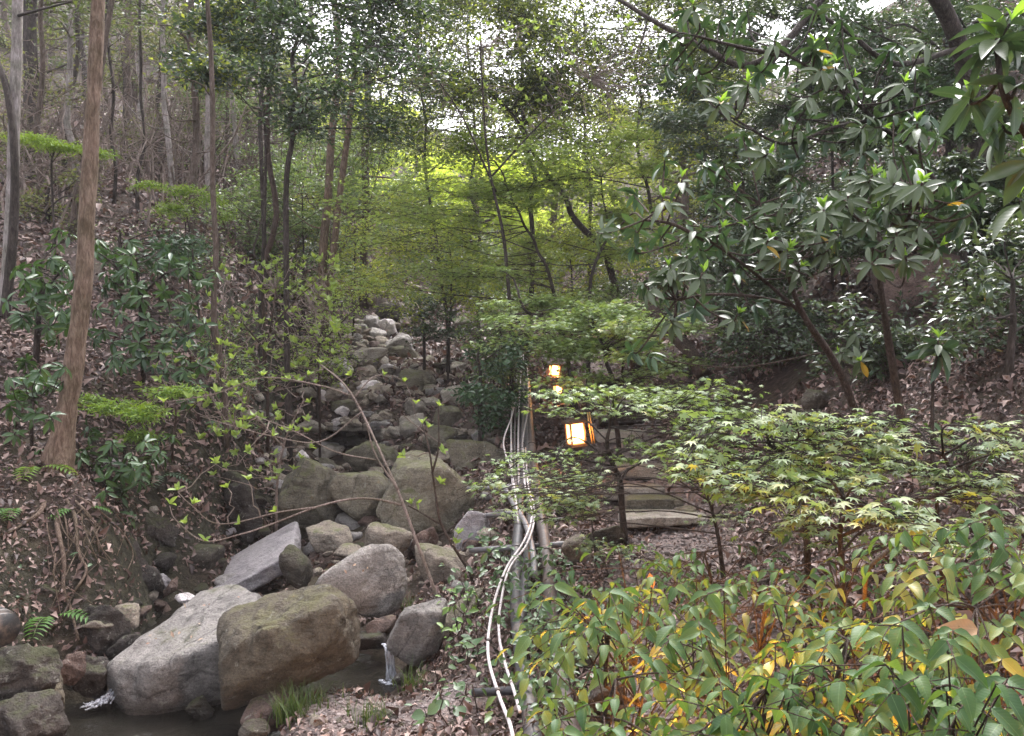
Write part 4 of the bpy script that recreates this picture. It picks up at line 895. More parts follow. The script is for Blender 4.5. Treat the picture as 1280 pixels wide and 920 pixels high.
# ------------------------------------------------------------------ shrubs, right slope (small glossy leaves)
for (tr, ex, Y, n, mk, lb) in [
    ([(985, 300, 12), (990, 180, 12), (1000, 60, 12)], (920, 1090, -20, 180), 12, 11050, 'shrub_grey', 'glossy grey green bush behind the upper rhododendron'),
    ([(1130, 330, 10), (1120, 220, 10), (1110, 120, 10)], (1020, 1190, 60, 230), 10, 11050, 'shrub_grey', 'glossy bush of small leaves behind the right rhododendron'),
    ([(1260, 380, 7.5), (1255, 260, 7.5), (1250, 160, 7.5)], (1170, 1300, 120, 330), 7.6, 11050, 'shrub_grey', 'small leaved bush in the shade at the right edge'),
    ([(960, 400, 11), (955, 330, 11), (950, 260, 11)], (880, 1040, 200, 370), 11.5, 8840, 'shrub_grey', 'small leaved bush behind the left rhododendron'),
    ([(1060, 380, 9.5), (1050, 320, 9.5), (1060, 260, 9.5)], (1000, 1120, 220, 350), 9.5, 6120, 'shrub_grey', 'low dim bush between the two rhododendron stems'),
    ([(960, 445, 9.5), (965, 420, 9.5), (970, 395, 9.5)], (910, 1040, 375, 440), 9.3, 2300, 'shrub_grey', 'low silvery bush on the leaf litter of the right bank'),
    ([(1090, 460, 7.2), (1090, 440, 7.2), (1085, 420, 7.2)], (1050, 1130, 410, 465), 7.2, 700, 'shrub_grey', 'small pale leaved seedling by the leaning stem'),
    ([(1260, 470, 5.4), (1265, 400, 5.4), (1265, 350, 5.4)], (1200, 1310, 280, 420), 5.8, 1300, 'shrub_grey', 'dark small leaved bush at the right edge below the shade')]:
    woody('glossy_bush', lb, 'bush', tr, (.03, .012), fill(*ex, Y - .8, Y + .8, 16, 42, 17), T_LOW, .078, mk, n, 'bark_dark', 1.6, twigs=7)
# middle distance shrubs between the stream bed and the steps
for (tr, ex, Y, n, mk, lb, sz) in [
    ([(560, 400, 17), (565, 350, 17), (560, 310, 17)], (490, 620, 300, 385), 17, 5000, 'shrub_green', 'green bush at the head of the stream bed', .085),
    ([(680, 400, 19), (680, 350, 19), (690, 320, 19)], (600, 740, 300, 390), 19, 5500, 'shrub_green', 'broad green bush below the far lime crowns', .09),
    ([(770, 380, 18), (765, 345, 18), (760, 310, 18)], (720, 830, 290, 380), 18, 4200, 'shrub_grey', 'silvery green bush beside the upper steps', .09),
    ([(530, 440, 15.5), (530, 415, 15.5), (530, 390, 15.5)], (520, 590, 375, 430), 15, 1700, 'holly', 'dark bush overhanging the right side of the stream bed', .075),
    ([(600, 520, 10.5), (600, 480, 10.5), (598, 440, 10.5)], (590, 650, 425, 540), 10.3, 2600, 'laurel_mass', 'dark green bush left of the hose bundle', .075),
    ([(450, 350, 22), (455, 320, 22), (450, 300, 22)], (380, 520, 270, 350), 22, 4500, 'shrub_green', 'pale bush around the short reddish trunk', .10),
    ([(320, 330, 17), (322, 300, 17), (320, 270, 17)], (270, 400, 250, 330), 17, 2600, 'shrub_grey', 'greyish bush under the holly crown', .085),
    ([(380, 400, 15), (380, 370, 15), (378, 340, 15)], (320, 440, 330, 420), 15, 1400, 'tuft', 'sparse lime leaved bush left of the double trunk', .07),
    ([(60, 270, 12), (60, 240, 12), (70, 225, 12)], (0, 110, 220, 290), 12, 1200, 'sallow', 'thin yellowish undergrowth on the left slope', .06),
    ([(150, 330, 10.5), (150, 305, 10.5), (150, 290, 10.5)], (130, 260, 300, 345), 10.5, 1500, 'laurel_mass', 'dark green low bush behind the tan leaning tree', .08)]:
    woody('valley_bush', lb, 'bush', tr, (.035, .012), fill(*ex, Y - 1, Y + 1, 14, 42, 18), T_LOW, sz, mk, n, 'bark_dark', 1.0, twigs=6)
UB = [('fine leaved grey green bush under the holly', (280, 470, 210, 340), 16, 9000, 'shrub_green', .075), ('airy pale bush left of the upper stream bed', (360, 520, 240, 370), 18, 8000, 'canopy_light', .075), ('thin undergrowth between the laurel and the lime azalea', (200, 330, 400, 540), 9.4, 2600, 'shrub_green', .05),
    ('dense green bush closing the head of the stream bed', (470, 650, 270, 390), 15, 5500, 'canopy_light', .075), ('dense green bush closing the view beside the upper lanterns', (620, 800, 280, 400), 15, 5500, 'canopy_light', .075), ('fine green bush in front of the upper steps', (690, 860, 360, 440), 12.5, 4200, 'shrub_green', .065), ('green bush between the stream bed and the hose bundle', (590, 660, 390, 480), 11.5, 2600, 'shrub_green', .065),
    ('silvery bush filling the gap below the left rhododendron', (840, 1010, 180, 400), 9.6, 9000, 'shrub_grey', .07), ('silvery bush filling the slope behind the right rhododendron', (1000, 1280, 120, 310), 8.6, 12000, 'shrub_grey', .07), ('dim bush at the right edge below the brown boulder', (1185, 1300, 330, 520), 6.6, 3500, 'shrub_grey', .06), ('low pale bush right of the tilted log', (880, 1060, 395, 470), 9, 3600, 'shrub_grey', .06), ('low pale seedlings between the two rhododendron stems', (1030, 1180, 380, 490), 7.6, 2600, 'shrub_grey', .06),
    ('dark wall of leaves along the top right', (790, 1290, -40, 150), 11, 21000, 'shrub_grey', .075), ('thin leafy bush on the left slope behind the laurels', (160, 300, 250, 330), 13, 1500, 'shrub_green', .065), ('leafy scrub high behind the dead thickets', (0, 300, 20, 200), 20, 7000, 'sallow', .085), ('green scrub behind the black forked trunk', (220, 420, 60, 230), 19, 8000, 'shrub_green', .085), ('light scrub on the left edge behind the slim pale trunk', (-30, 120, 40, 260), 14, 3000, 'sallow', .065),
    ('small bush at the left rim of the stream bed', (360, 430, 400, 470), 13, 1500, 'tuft', .05)]
for lb, ex, Y, n, mk, sz in UB:
    xc = (ex[0] + ex[1]) / 2; woody('understory_bush', lb, 'bush', [(xc, ex[3] + 30, Y), (xc + 5, (ex[2] + ex[3]) / 2 + 20, Y), (xc, ex[2] + 15, Y)], (.022, .010), fill(*ex, Y - 1, Y + 1, 24, 60, 32), T_LOW, sz, mk, n, 'bark_dark', .9, twigs=8, tw_r=.004)
# flat bright sprays, upper left
for (tr, cl, lb) in [([(70, 262, 10), (66, 205, 9.9), (75, 182, 9.8)], [(45, 178, 9.8, 45, 6), (85, 186, 9.7, 40, 7), (20, 174, 9.9, 30, 5), (125, 192, 9.6, 26, 5)], 'flat bright green spray crossing the tan leaning tree'),
                     ([(250, 350, 11), (235, 280, 10.9), (215, 240, 10.8)], [(185, 232, 10.8, 34, 8), (225, 238, 10.7, 40, 10), (262, 252, 10.7, 34, 10), (285, 268, 10.6, 16, 8), (215, 262, 10.7, 50, 14)], 'arched bright green spray on the left slope'),
                     ([(150, 600, 7.0), (160, 540, 6.8), (165, 510, 6.7)], [(140, 510, 6.7, 50, 12), (180, 520, 6.6, 46, 14), (215, 490, 6.8, 44, 10), (170, 545, 6.6, 40, 10), (110, 500, 6.8, 30, 8)], 'pale feathery spray in front of the left laurel')]:
    woody('feathery_shrub', lb, 'shrub', tr, (.016, .008), cl, T_LOWN, .048, 'spray', 3000, 'bark_dark', 2.2, twigs=9, tw_r=.002)

# ------------------------------------------------------------------ maples
def maple(lb, tr, cl, n, indiv, size, mk='maple', twigs=9, bark='bark_dark', r=(.03, .01), T=T_MAPLE, flat=3.2, droop=.12, **kw):
    return woody('maple', lb, 'maple', tr, r, cl, T, size, mk, n, bark, flat, indiv, twigs=twigs, tw_r=.0025, TI=T_MAPLE, mati='maple_obj', droop=droop, jit=.8, **kw)
def lay(a, b, c, d, Ya, Yb, m, rx=52, ry=8):      # flat layers; none grows across the lantern's light
    return [q for q in fill(a, b, c, d, Ya, Yb, m, rx, ry) if not (q[2] < 8.4 and abs(q[0] - 724) < 14 + q[3] * .6 and abs(q[1] - 540) < 13 + q[4] * .8) and not (q[2] < 6.4 and abs(q[0] - 818) < 46 + q[3] * .6 and abs(q[1] - 632) < 30 + q[4] * .6) and not (q[2] < 9 and abs(q[0] - 795) < 26 + q[3] * .6 and abs(q[1] - 535) < 12 + q[4] * .6)]
maple('tall green maple spreading flat layers over the gully', [(722, 400, 12), (690, 360, 12), (665, 300, 12), (640, 250, 12), (620, 200, 12)], lay(430, 660, 220, 360, 11, 13, 26, 75, 17) + lay(520, 720, 165, 270, 11, 13, 16, 70, 16), 8500, 0, .08, 'maple_lit', r=(.03, .010), T=T_STAR)
maple('green maple with a fan of layers left of the leaning tree', [(735, 400, 11.5), (740, 350, 11.5), (760, 290, 11.5), (750, 220, 11.5)], lay(620, 840, 160, 320, 11, 13, 30, 75, 18), 8500, 0, .08, 'maple_lit', r=(.03, .010), T=T_STAR)
maple('young maple above the hose bundle', [(720, 440, 11), (700, 410, 10.5), (660, 390, 10), (640, 350, 10)], lay(590, 740, 335, 450, 8.5, 10.5, 24, 55, 12), 4200, 0, .075, 'maple', r=(.03, .012), T=T_STAR)
maple('maple with broad layers around the second lantern', [(775, 520, 9.3), (765, 480, 9), (755, 440, 8.8), (740, 400, 8.8)], lay(670, 900, 380, 500, 7.5, 9.3, 36, 60, 12), 5200, 120, .07, 'maple', r=(.03, .012))
maple('maple whose layers hang in front of the lit lantern', [(783, 668, 6.4), (772, 600, 6.2), (760, 560, 6.0), (765, 520, 5.9)], lay(640, 830, 490, 525, 5.2, 6.3, 8, 52, 7) + lay(600, 740, 545, 640, 4.8, 6.0, 16, 46, 8) + lay(740, 920, 530, 580, 5.0, 6, 9, 50, 8) + lay(820, 960, 480, 560, 5.2, 6.2, 12, 54, 9) + lay(680, 900, 480, 545, 5.4, 6.4, 12, 54, 8), 2500, 300, .062, 'maple', r=(.028, .01))
maple('near maple with long pale layers on the right', [(1010, 690, 4.3), (1000, 620, 3.9), (985, 580, 3.6), (960, 545, 3.5)], lay(800, 1010, 520, 620, 3.0, 3.9, 22, 64, 10) + lay(960, 1150, 520, 610, 2.9, 3.8, 20, 64, 9), 1150, 300, .066, 'maple', r=(.018, .007))
maple('low maple with yellowish layers above the path', [(1060, 760, 3.4), (1050, 680, 3.2), (1060, 640, 3.0), (1050, 610, 3.0)], lay(880, 1280, 590, 690, 2.5, 3.4, 26, 62, 11), 640, 300, .066, 'maple', r=(.014, .006))
maple('maple with thin layers reaching the right edge of the bank', [(1230, 720, 3.6), (1215, 640, 3.5), (1190, 590, 3.4), (1170, 560, 3.4)], lay(1060, 1290, 520, 620, 2.9, 3.7, 20, 60, 8), 420, 300, .066, 'maple', r=(.014, .006))
maple('maple with thin layers veiling the lower steps', [(905, 720, 5.2), (895, 660, 5.0), (880, 610, 4.8)], lay(740, 930, 565, 650, 4.2, 5.2, 14, 56, 8) + lay(600, 720, 575, 650, 4.6, 5.6, 8, 46, 8), 420, 300, .06, 'maple', r=(.016, .006))
maple('slight maple shoot over the mossy stones', [(745, 690, 5.9), (742, 670, 5.8), (740, 650, 5.8)], lay(705, 800, 640, 690, 5.5, 6, 6, 30, 8), 130, 130, .055, 'maple', r=(.01, .004))
maple('small maple sprig at the right edge above the shrubs', [(1180, 650, 3.4), (1170, 600, 3.3), (1175, 575, 3.3)], lay(1110, 1220, 565, 625, 3.0, 3.5, 5, 40, 8), 60, 60, .066, 'maple', r=(.01, .004))

# ------------------------------------------------------------------ rhododendrons: stems, whorls of long leaves, upright new shoots
def whorl_plant(name, lb, cat, base_pts, limbs, whorls, bark, matkey, size, T=T_LANCE, newp=.45, r=(.024, .012), per=(6, 11), newmat='rhodo_new', oldp=.012, droop=(-.05, .95), group=None, cap=300):
    P = np.array([at(*q) for q in base_pts]); g = h1(P[0][0], P[0][1]); P[0][2] = min(P[0][2], g) - .04; P = smooth_path(P, 6)
    th = thing(name, lb, cat, P[0], group)
    ac = Acc(); tube(ac, P, [r[0] * 1.2, r[0], r[1]], 9, .10); link('stem', ac.mesh('stem', MAT[bark]), th)
    LM = [P]
    for L in limbs:
        q = smooth_path(np.array([at(*z) for z in L]), 6); ac = Acc(); tube(ac, q, [r[1] * 1.1, r[1] * .6], 7, .08); link('branch', ac.mesh('branch', MAT[bark]), th); LM.append(q)
    skel = np.concatenate(LM)
    pos, dr, nm, sc, which = [], [], [], [], []
    ac = Acc()
    for (px, py, Y) in whorls:
        C = at(px, py, Y); d = np.linalg.norm(skel - C, axis=1) + np.maximum(skel[:, 2] - C[2], 0) * 1.5; s = skel[int(np.argmin(d))]
        ax = unit(unit(C - s) + np.array([0, -.15, .9]) + rng.normal(0, .42, 3))
        mid = (s + C) / 2 + rng.normal(0, .05, 3) * np.linalg.norm(C - s) - [0, 0, .04]; q = smooth_path([s, mid, C - ax * .05, C], 5); tube(ac, q, [r[1] * .5, .005], 6, .05)
        u = unit(np.cross(ax, [.3, 1, .2])); v = np.cross(ax, u); k = int(rng.integers(*per)); ph = rng.uniform(0, 6.28)
        for i in range(k):
            aa = ph + i * 2.4 + rng.normal(0, .15); rad = u * math.cos(aa) + v * math.sin(aa); dp = rng.uniform(*droop)
            pos.append(C - ax * rng.uniform(0, .05)); dr.append(rad - ax * dp * 1.0 + ax * .12 - np.array([0, 0, .12])); nm.append(ax + rad * dp * .9 + rng.normal(0, .18, 3)); sc.append(size * rng.uniform(.75, 1.15)); which.append(1 if rng.uniform() < oldp else 0)
        if rng.uniform() < newp:
            for i in range(int(rng.integers(3, 6))):
                aa = rng.uniform(0, 6.28); rad = u * math.cos(aa) + v * math.sin(aa)
                pos.append(C + ax * .01); dr.append(ax + rad * rng.uniform(.25, .7)); nm.append(rad * -1 + ax * .4); sc.append(size * rng.uniform(.35, .6)); which.append(2)
    link('twigs', ac.mesh('twigs', MAT[bark]), th, 'stuff')
    pos, dr, nm, sc, which = map(np.array, (pos, dr, nm, sc, which)); Fm = frames(dr, nm)
    o = np.argsort(pos[:, 1]); first = np.zeros(len(pos), bool); first[o[:cap]] = True
    for w, mk in ((0, matkey), (1, 'rhodo_old'), (2, newmat)):
        k = (which == w) & first
        if k.any(): leaf_objs(th, T, mk, pos[k], Fm[k], sc[k])
    k = ~first
    if k.any(): scatter('foliage', T[0], T[1], pos[k], Fm[k], sc[k], MAT['laurel_mass'], th)
    return th
def jitw(L, Y, n, sx=22, sy=18):
    out = [(x, y, Y + rng.normal(0, .25)) for x, y in L]
    while len(out) < n:
        x, y = L[int(rng.integers(len(L)))]; out.append((x + rng.normal(0, sx), y + rng.normal(0, sy), Y + rng.normal(.25, .35)))
    return out
whorl_plant('rhododendron', 'rhododendron on a leaning reddish stem with leaves over the steps', 'rhododendron', [(1085, 518, 6.0), (1050, 465, 5.8), (1005, 395, 5.4), (985, 345, 5.2)],
    [[(1000, 390, 5.4), (960, 355, 5.1), (915, 320, 4.9), (870, 290, 4.8)], [(985, 345, 5.2), (970, 300, 5.0), (950, 255, 4.9)], [(1000, 385, 5.4), (950, 372, 5.2), (890, 368, 5.0), (845, 375, 4.9)], [(880, 300, 4.8), (840, 280, 4.8), (805, 275, 4.8)]],
    jitw([(830, 250), (795, 285), (868, 285), (920, 242), (955, 262), (878, 342), (925, 332), (985, 312), (1030, 295), (838, 400), (868, 385), (805, 355), (1000, 240), (905, 205), (860, 320), (835, 335), (960, 300)], 4.8, 62, 34, 26), 'bark_red', 'rhodo', .13)
whorl_plant('rhododendron', 'rhododendron on an upright dark stem before the brown boulder', 'rhododendron', [(1135, 540, 5.4), (1118, 470, 5.3), (1105, 390, 5.1), (1095, 320, 4.9)],
    [[(1098, 340, 4.9), (1080, 290, 4.7), (1060, 250, 4.5)], [(1100, 330, 4.9), (1130, 280, 4.6), (1160, 240, 4.4)]],
    jitw([(1060, 245), (1110, 255), (1160, 245), (1150, 278), (1090, 222), (1130, 192), (1180, 225), (1215, 265), (1085, 275), (1120, 290), (1195, 285)], 4.4, 50, 36, 28), 'bark_red', 'rhodo', .125)
whorl_plant('rhododendron', 'tall rhododendron whose whorls reach over the sky gap', 'rhododendron', [(1215, 420, 6.4), (1200, 300, 6.0), (1150, 200, 5.5), (1090, 150, 5.1)],
    [[(1100, 155, 5.1), (1060, 120, 4.9), (1020, 90, 4.8), (970, 60, 4.8)], [(1090, 150, 5.1), (1040, 160, 4.9), (980, 180, 4.8), (920, 150, 4.8)], [(980, 70, 4.8), (930, 60, 4.8), (870, 45, 4.8)]],
    jitw([(880, 32), (920, 52), (850, 48), (985, 75), (1020, 62), (1045, 82), (1065, 98), (1110, 110), (1130, 105), (1000, 162), (960, 192), (1040, 160), (1085, 152), (1160, 150), (900, 130), (935, 105), (870, 95), (1010, 120)], 4.8, 70, 38, 30), 'bark_dark', 'rhodo', .13, newp=.5)
whorl_plant('rhododendron', 'nearest rhododendron branch with big glossy leaves at the right edge', 'rhododendron', [(1420, 640, 3.6), (1380, 400, 3.3), (1330, 250, 3.0), (1290, 150, 2.8)],
    [[(1330, 250, 3.0), (1290, 180, 2.8), (1255, 120, 2.7), (1245, 50, 2.7)]], [(1245, 48, 2.7), (1262, 30, 2.75), (1272, 105, 2.7), (1215, 120, 2.9), (1250, 150, 2.9), (1290, 200, 2.8), (1275, 250, 3.0)], 'bark_dark', 'rhodo', .165, newp=.8, r=(.03, .014))
whorl_plant('rhododendron', 'young single stemmed rhododendron standing alone on the right bank', 'rhododendron', [(1165, 525, 4.9), (1166, 485, 4.8), (1172, 440, 4.7)], [], [(1173, 425, 4.7), (1178, 436, 4.75)], 'bark_dark', 'rhodo', .17, newp=1.0, r=(.010, .006))
whorl_plant('rhododendron', 'small rhododendron half hidden behind the low silvery bush', 'rhododendron', [(1090, 470, 7.0), (1080, 440, 6.9), (1070, 420, 6.8)], [], jitw([(1070, 415), (1095, 435), (1050, 440), (1085, 450)], 6.8, 7), 'bark_dark', 'rhodo', .14, newp=.5, r=(.012, .006))

# laurels on the left bank
whorl_plant('laurel', 'dark green laurel to the right of the tan leaning tree', 'laurel', [(180, 470, 8.2), (178, 420, 8.0), (175, 370, 7.8), (170, 330, 7.6)],
    [[(175, 380, 7.8), (150, 340, 7.4), (130, 320, 7.2)], [(175, 370, 7.8), (210, 340, 7.5), (235, 335, 7.4)]],
    jitw([(135, 320), (165, 318), (195, 325), (225, 338), (248, 352), (140, 352), (170, 358), (205, 365), (240, 380), (150, 390), (185, 398), (220, 408), (130, 412), (165, 430), (140, 445), (200, 440), (235, 420), (120, 385)], 7.3, 70, 22, 18), 'bark_dark', 'laurel', .125, newp=.08, newmat='laurel', oldp=0)
whorl_plant('laurel', 'dark glossy laurel between the slim pale trunk and the tan tree', 'laurel', [(45, 440, 7.6), (48, 400, 7.5), (50, 360, 7.4), (50, 330, 7.3)], [[(50, 370, 7.4), (75, 340, 7.1), (85, 325, 7.0)]],
    jitw([(40, 330), (62, 322), (85, 330), (30, 348), (55, 352), (80, 358), (45, 378), (70, 388), (60, 410), (85, 405)], 7.1, 44, 18, 18), 'bark_dark', 'laurel', .125, newp=.1, newmat='laurel', oldp=0)
whorl_plant('laurel', 'low laurel seedlings around the foot of the tan tree', 'laurel', [(40, 540, 6.3), (40, 520, 6.2), (42, 500, 6.2)], [], jitw([(20, 500), (45, 515), (30, 470), (60, 480), (20, 540), (50, 560), (35, 450), (10, 470)], 6.2, 30, 20, 20), 'bark_dark', 'laurel', .11, newp=.1, newmat='laurel', oldp=0, r=(.012, .006))
whorl_plant('laurel', 'low laurel seedlings below the feathery spray', 'laurel', [(135, 590, 6.5), (136, 570, 6.4), (138, 555, 6.4)], [], jitw([(110, 545), (140, 552), (165, 565), (120, 575), (150, 590), (180, 580), (200, 560), (160, 610), (130, 600), (100, 570)], 6.35, 40, 18, 16), 'bark_dark', 'laurel', .105, newp=.1, newmat='laurel', oldp=0, r=(.012, .006))
whorl_plant('laurel', 'small laurel above the dark bank rocks', 'laurel', [(225, 500, 8.4), (225, 480, 8.3), (226, 465, 8.3)], [], jitw([(205, 470), (230, 462), (250, 480), (215, 495), (240, 500), (190, 490)], 8.2, 30, 20, 16), 'bark_dark', 'laurel', .12, newp=.1, newmat='laurel', oldp=0, r=(.012, .006))

# ------------------------------------------------------------------ azalea like shrubs with lime new leaves on bare twigs
def tuft_plant(lb, stems, tufts, bark, rr, size=.075, name='azalea', cap=300):
    P0 = at(*stems[0][0]); P0[2] = min(P0[2], h1(P0[0], P0[1])) - .02
    th = thing(name, lb, 'shrub', P0); sk = []
    for i, s in enumerate(stems):
        q = smooth_path(np.array([at(*z) for z in s]), 6)
        if i == 0: q[0] = P0
        ac = Acc(); tube(ac, q, [rr[i][0], (rr[i][0] + rr[i][1]) / 2, rr[i][1]], 7, .10); link('stem', ac.mesh('stem', MAT[bark]), th); sk.append(q)
    sk = np.concatenate(sk); ac = Acc(); pos, dr, nm, sc = [], [], [], []
    for (px, py, Y) in tufts:
        C = at(px, py, Y); s = sk[int(np.argmin(np.linalg.norm(sk - C, axis=1)))]
        if np.linalg.norm(s - C) > .03: tube(ac, wiggle(s, C, .07, 6, -.03), [.0055, .0025], 5, 0)
        ax = unit(np.array([0, -.1, 1.]) + rng.normal(0, .45, 3)); u = unit(np.cross(ax, [.3, 1, .2])); v = np.cross(ax, u); ph = rng.uniform(0, 6)
        for i in range(int(rng.integers(4, 7))):
            aa = ph + i * 2.4; rad = u * math.cos(aa) + v * math.sin(aa); k = rng.uniform(.3, 1.3)
            pos.append(C); dr.append(ax + rad * k); nm.append(ax * k * .8 - rad); sc.append(size * .8 * rng.uniform(.7, 1.2))
    if ac.n: link('twigs', ac.mesh('twigs', MAT['twig_pale']), th, 'stuff')
    pos, dr, nm, sc = map(np.array, (pos, dr, nm, sc)); Fm = frames(dr, nm); o = np.argsort(pos[:, 1]); a_, b_ = o[:cap], o[cap:]
    leaf_objs(th, T_OVAL, 'tuft_obj', pos[a_], Fm[a_], sc[a_])
    if len(b_): scatter('foliage', T_OVAL[0], T_OVAL[1], pos[b_], Fm[b_], sc[b_], MAT['tuft'], th)
MAT['tuft_obj'] = leaf_mat('azalea_new_leaf_near', [(.19, .28, .07), (.25, .35, .09), (.30, .40, .11)], .42, .45, .35, (1.15, 1.1, .6), rib=True)
tuft_plant('bare twigged sapling with lime sprigs leaning over the boulders', [[(548, 752, 5.8), (535, 715, 5.85), (522, 680, 5.9), (500, 620, 6.0), (480, 575, 6.1), (452, 515, 6.3), (430, 480, 6.4), (400, 455, 6.6)],
    [(498, 612, 6.0), (470, 570, 6.0), (458, 530, 6.0)], [(505, 632, 6.0), (470, 624, 5.9), (437, 624, 5.8), (395, 634, 5.7), (340, 655, 5.6), (300, 668, 5.5), (255, 676, 5.4), (220, 650, 5.4), (212, 632, 5.4)], [(395, 634, 5.7), (350, 640, 5.6), (275, 655, 5.5), (240, 632, 5.4), (222, 615, 5.4)],
    [(440, 495, 6.4), (400, 482, 6.3), (330, 472, 6.2), (270, 492, 6.1), (205, 503, 6.0)], [(452, 515, 6.3), (400, 552, 6.2), (340, 545, 6.1), (300, 535, 6.0), (250, 520, 6.0)], [(470, 575, 6.1), (420, 565, 6.0), (370, 540, 5.9), (320, 520, 5.9)], [(440, 500, 6.4), (470, 470, 6.5), (505, 478, 6.6), (520, 520, 6.6)], [(505, 520, 6.3), (530, 540, 6.3), (560, 560, 6.3)]],
    [(400, 455, 6.6), (385, 470, 6.5), (362, 476, 6.3), (328, 470, 6.2), (298, 480, 6.15), (270, 490, 6.1), (236, 498, 6.0), (205, 503, 6.0), (212, 630, 5.4), (222, 613, 5.4), (240, 630, 5.4), (256, 676, 5.4), (232, 655, 5.4), (300, 655, 5.5), (345, 640, 5.6), (300, 535, 6.0), (340, 545, 6.1), (320, 520, 5.9), (365, 538, 5.9), (295, 512, 6.0), (270, 540, 6.0), (440, 470, 6.5), (505, 478, 6.6), (520, 505, 6.6), (480, 470, 6.5), (310, 600, 5.6), (285, 610, 5.6), (270, 580, 5.6), (310, 565, 5.7)],
    'twig_pale', [(.014, .006), (.009, .004), (.009, .003), (.006, .0025), (.007, .003), (.006, .003), (.006, .003), (.006, .003), (.005, .003)])
tuft_plant('twin sapling with a few lime sprigs beside the grey slab', [[(592, 722, 6.2), (565, 680, 6.2), (550, 650, 6.2), (542, 600, 6.2), (536, 560, 6.2), (528, 530, 6.3)], [(540, 592, 6.2), (548, 560, 6.2), (548, 520, 6.25), (548, 505, 6.25)], [(550, 655, 6.2), (525, 640, 6.1), (510, 632, 6.05)]],
    [(548, 508, 6.25), (535, 535, 6.2), (528, 530, 6.3), (553, 565, 6.2), (515, 630, 6.05), (570, 680, 6.1), (573, 668, 6.1), (550, 605, 6.2), (505, 570, 6.2), (520, 628, 6.1)], 'bark_red', [(.012, .005), (.009, .004), (.007, .005)])
def tufts_in(a, b, c, d, Ya, Yb, n): return [(rng.uniform(a, b), rng.uniform(c, d), rng.uniform(Ya, Yb)) for _ in range(n)]
tuft_plant('lime leaved azalea in front of the brown slim stem', [[(335, 500, 9.6), (332, 450, 9.4), (340, 400, 9.2), (345, 360, 9.2)], [(334, 440, 9.4), (300, 400, 9.2), (280, 380, 9.1)], [(338, 410, 9.3), (375, 370, 9.2), (400, 350, 9.2)]], tufts_in(260, 420, 320, 500, 8.8, 9.8, 110), 'bark_red', [(.022, .008), (.012, .005), (.012, .005)], .10)
tuft_plant('lime leaved azalea spread around the double trunk', [[(400, 480, 11.5), (398, 440, 11.3), (405, 400, 11.2), (410, 360, 11.2)], [(400, 430, 11.3), (440, 390, 11.2), (460, 370, 11.2)]], tufts_in(335, 440, 320, 480, 10.8, 12, 80), 'bark_red', [(.02, .008), (.012, .005)], .11)
tuft_plant('low lime leaved azalea on the dark left bank', [[(215, 560, 7.6), (220, 520, 7.5), (215, 490, 7.5)], [(218, 530, 7.5), (250, 500, 7.4), (275, 480, 7.4)]], tufts_in(170, 310, 430, 560, 7.0, 7.8, 52), 'bark_red', [(.014, .006), (.009, .004)], .085)
tuft_plant('lime leaved azalea over the dark pool in the stream bed', [[(345, 620, 7.8), (350, 580, 7.7), (360, 540, 7.6), (380, 500, 7.6)], [(355, 560, 7.6), (320, 520, 7.5), (300, 500, 7.5)]], tufts_in(265, 390, 470, 610, 7.2, 8, 50), 'twig_pale', [(.013, .005), (.008, .004)], .08)
tuft_plant('tall airy shrub with pale green tips below the white sky', [[(640, 420, 11), (630, 300, 11), (610, 200, 11), (600, 60, 11)], [(620, 240, 11), (580, 150, 11), (540, 90, 11)], [(615, 220, 11), (680, 150, 11), (740, 100, 11)]], tufts_in(480, 860, 20, 170, 10.5, 12, 190), 'bark_dark', [(.03, .01), (.015, .006), (.015, .006)], .095, cap=0)

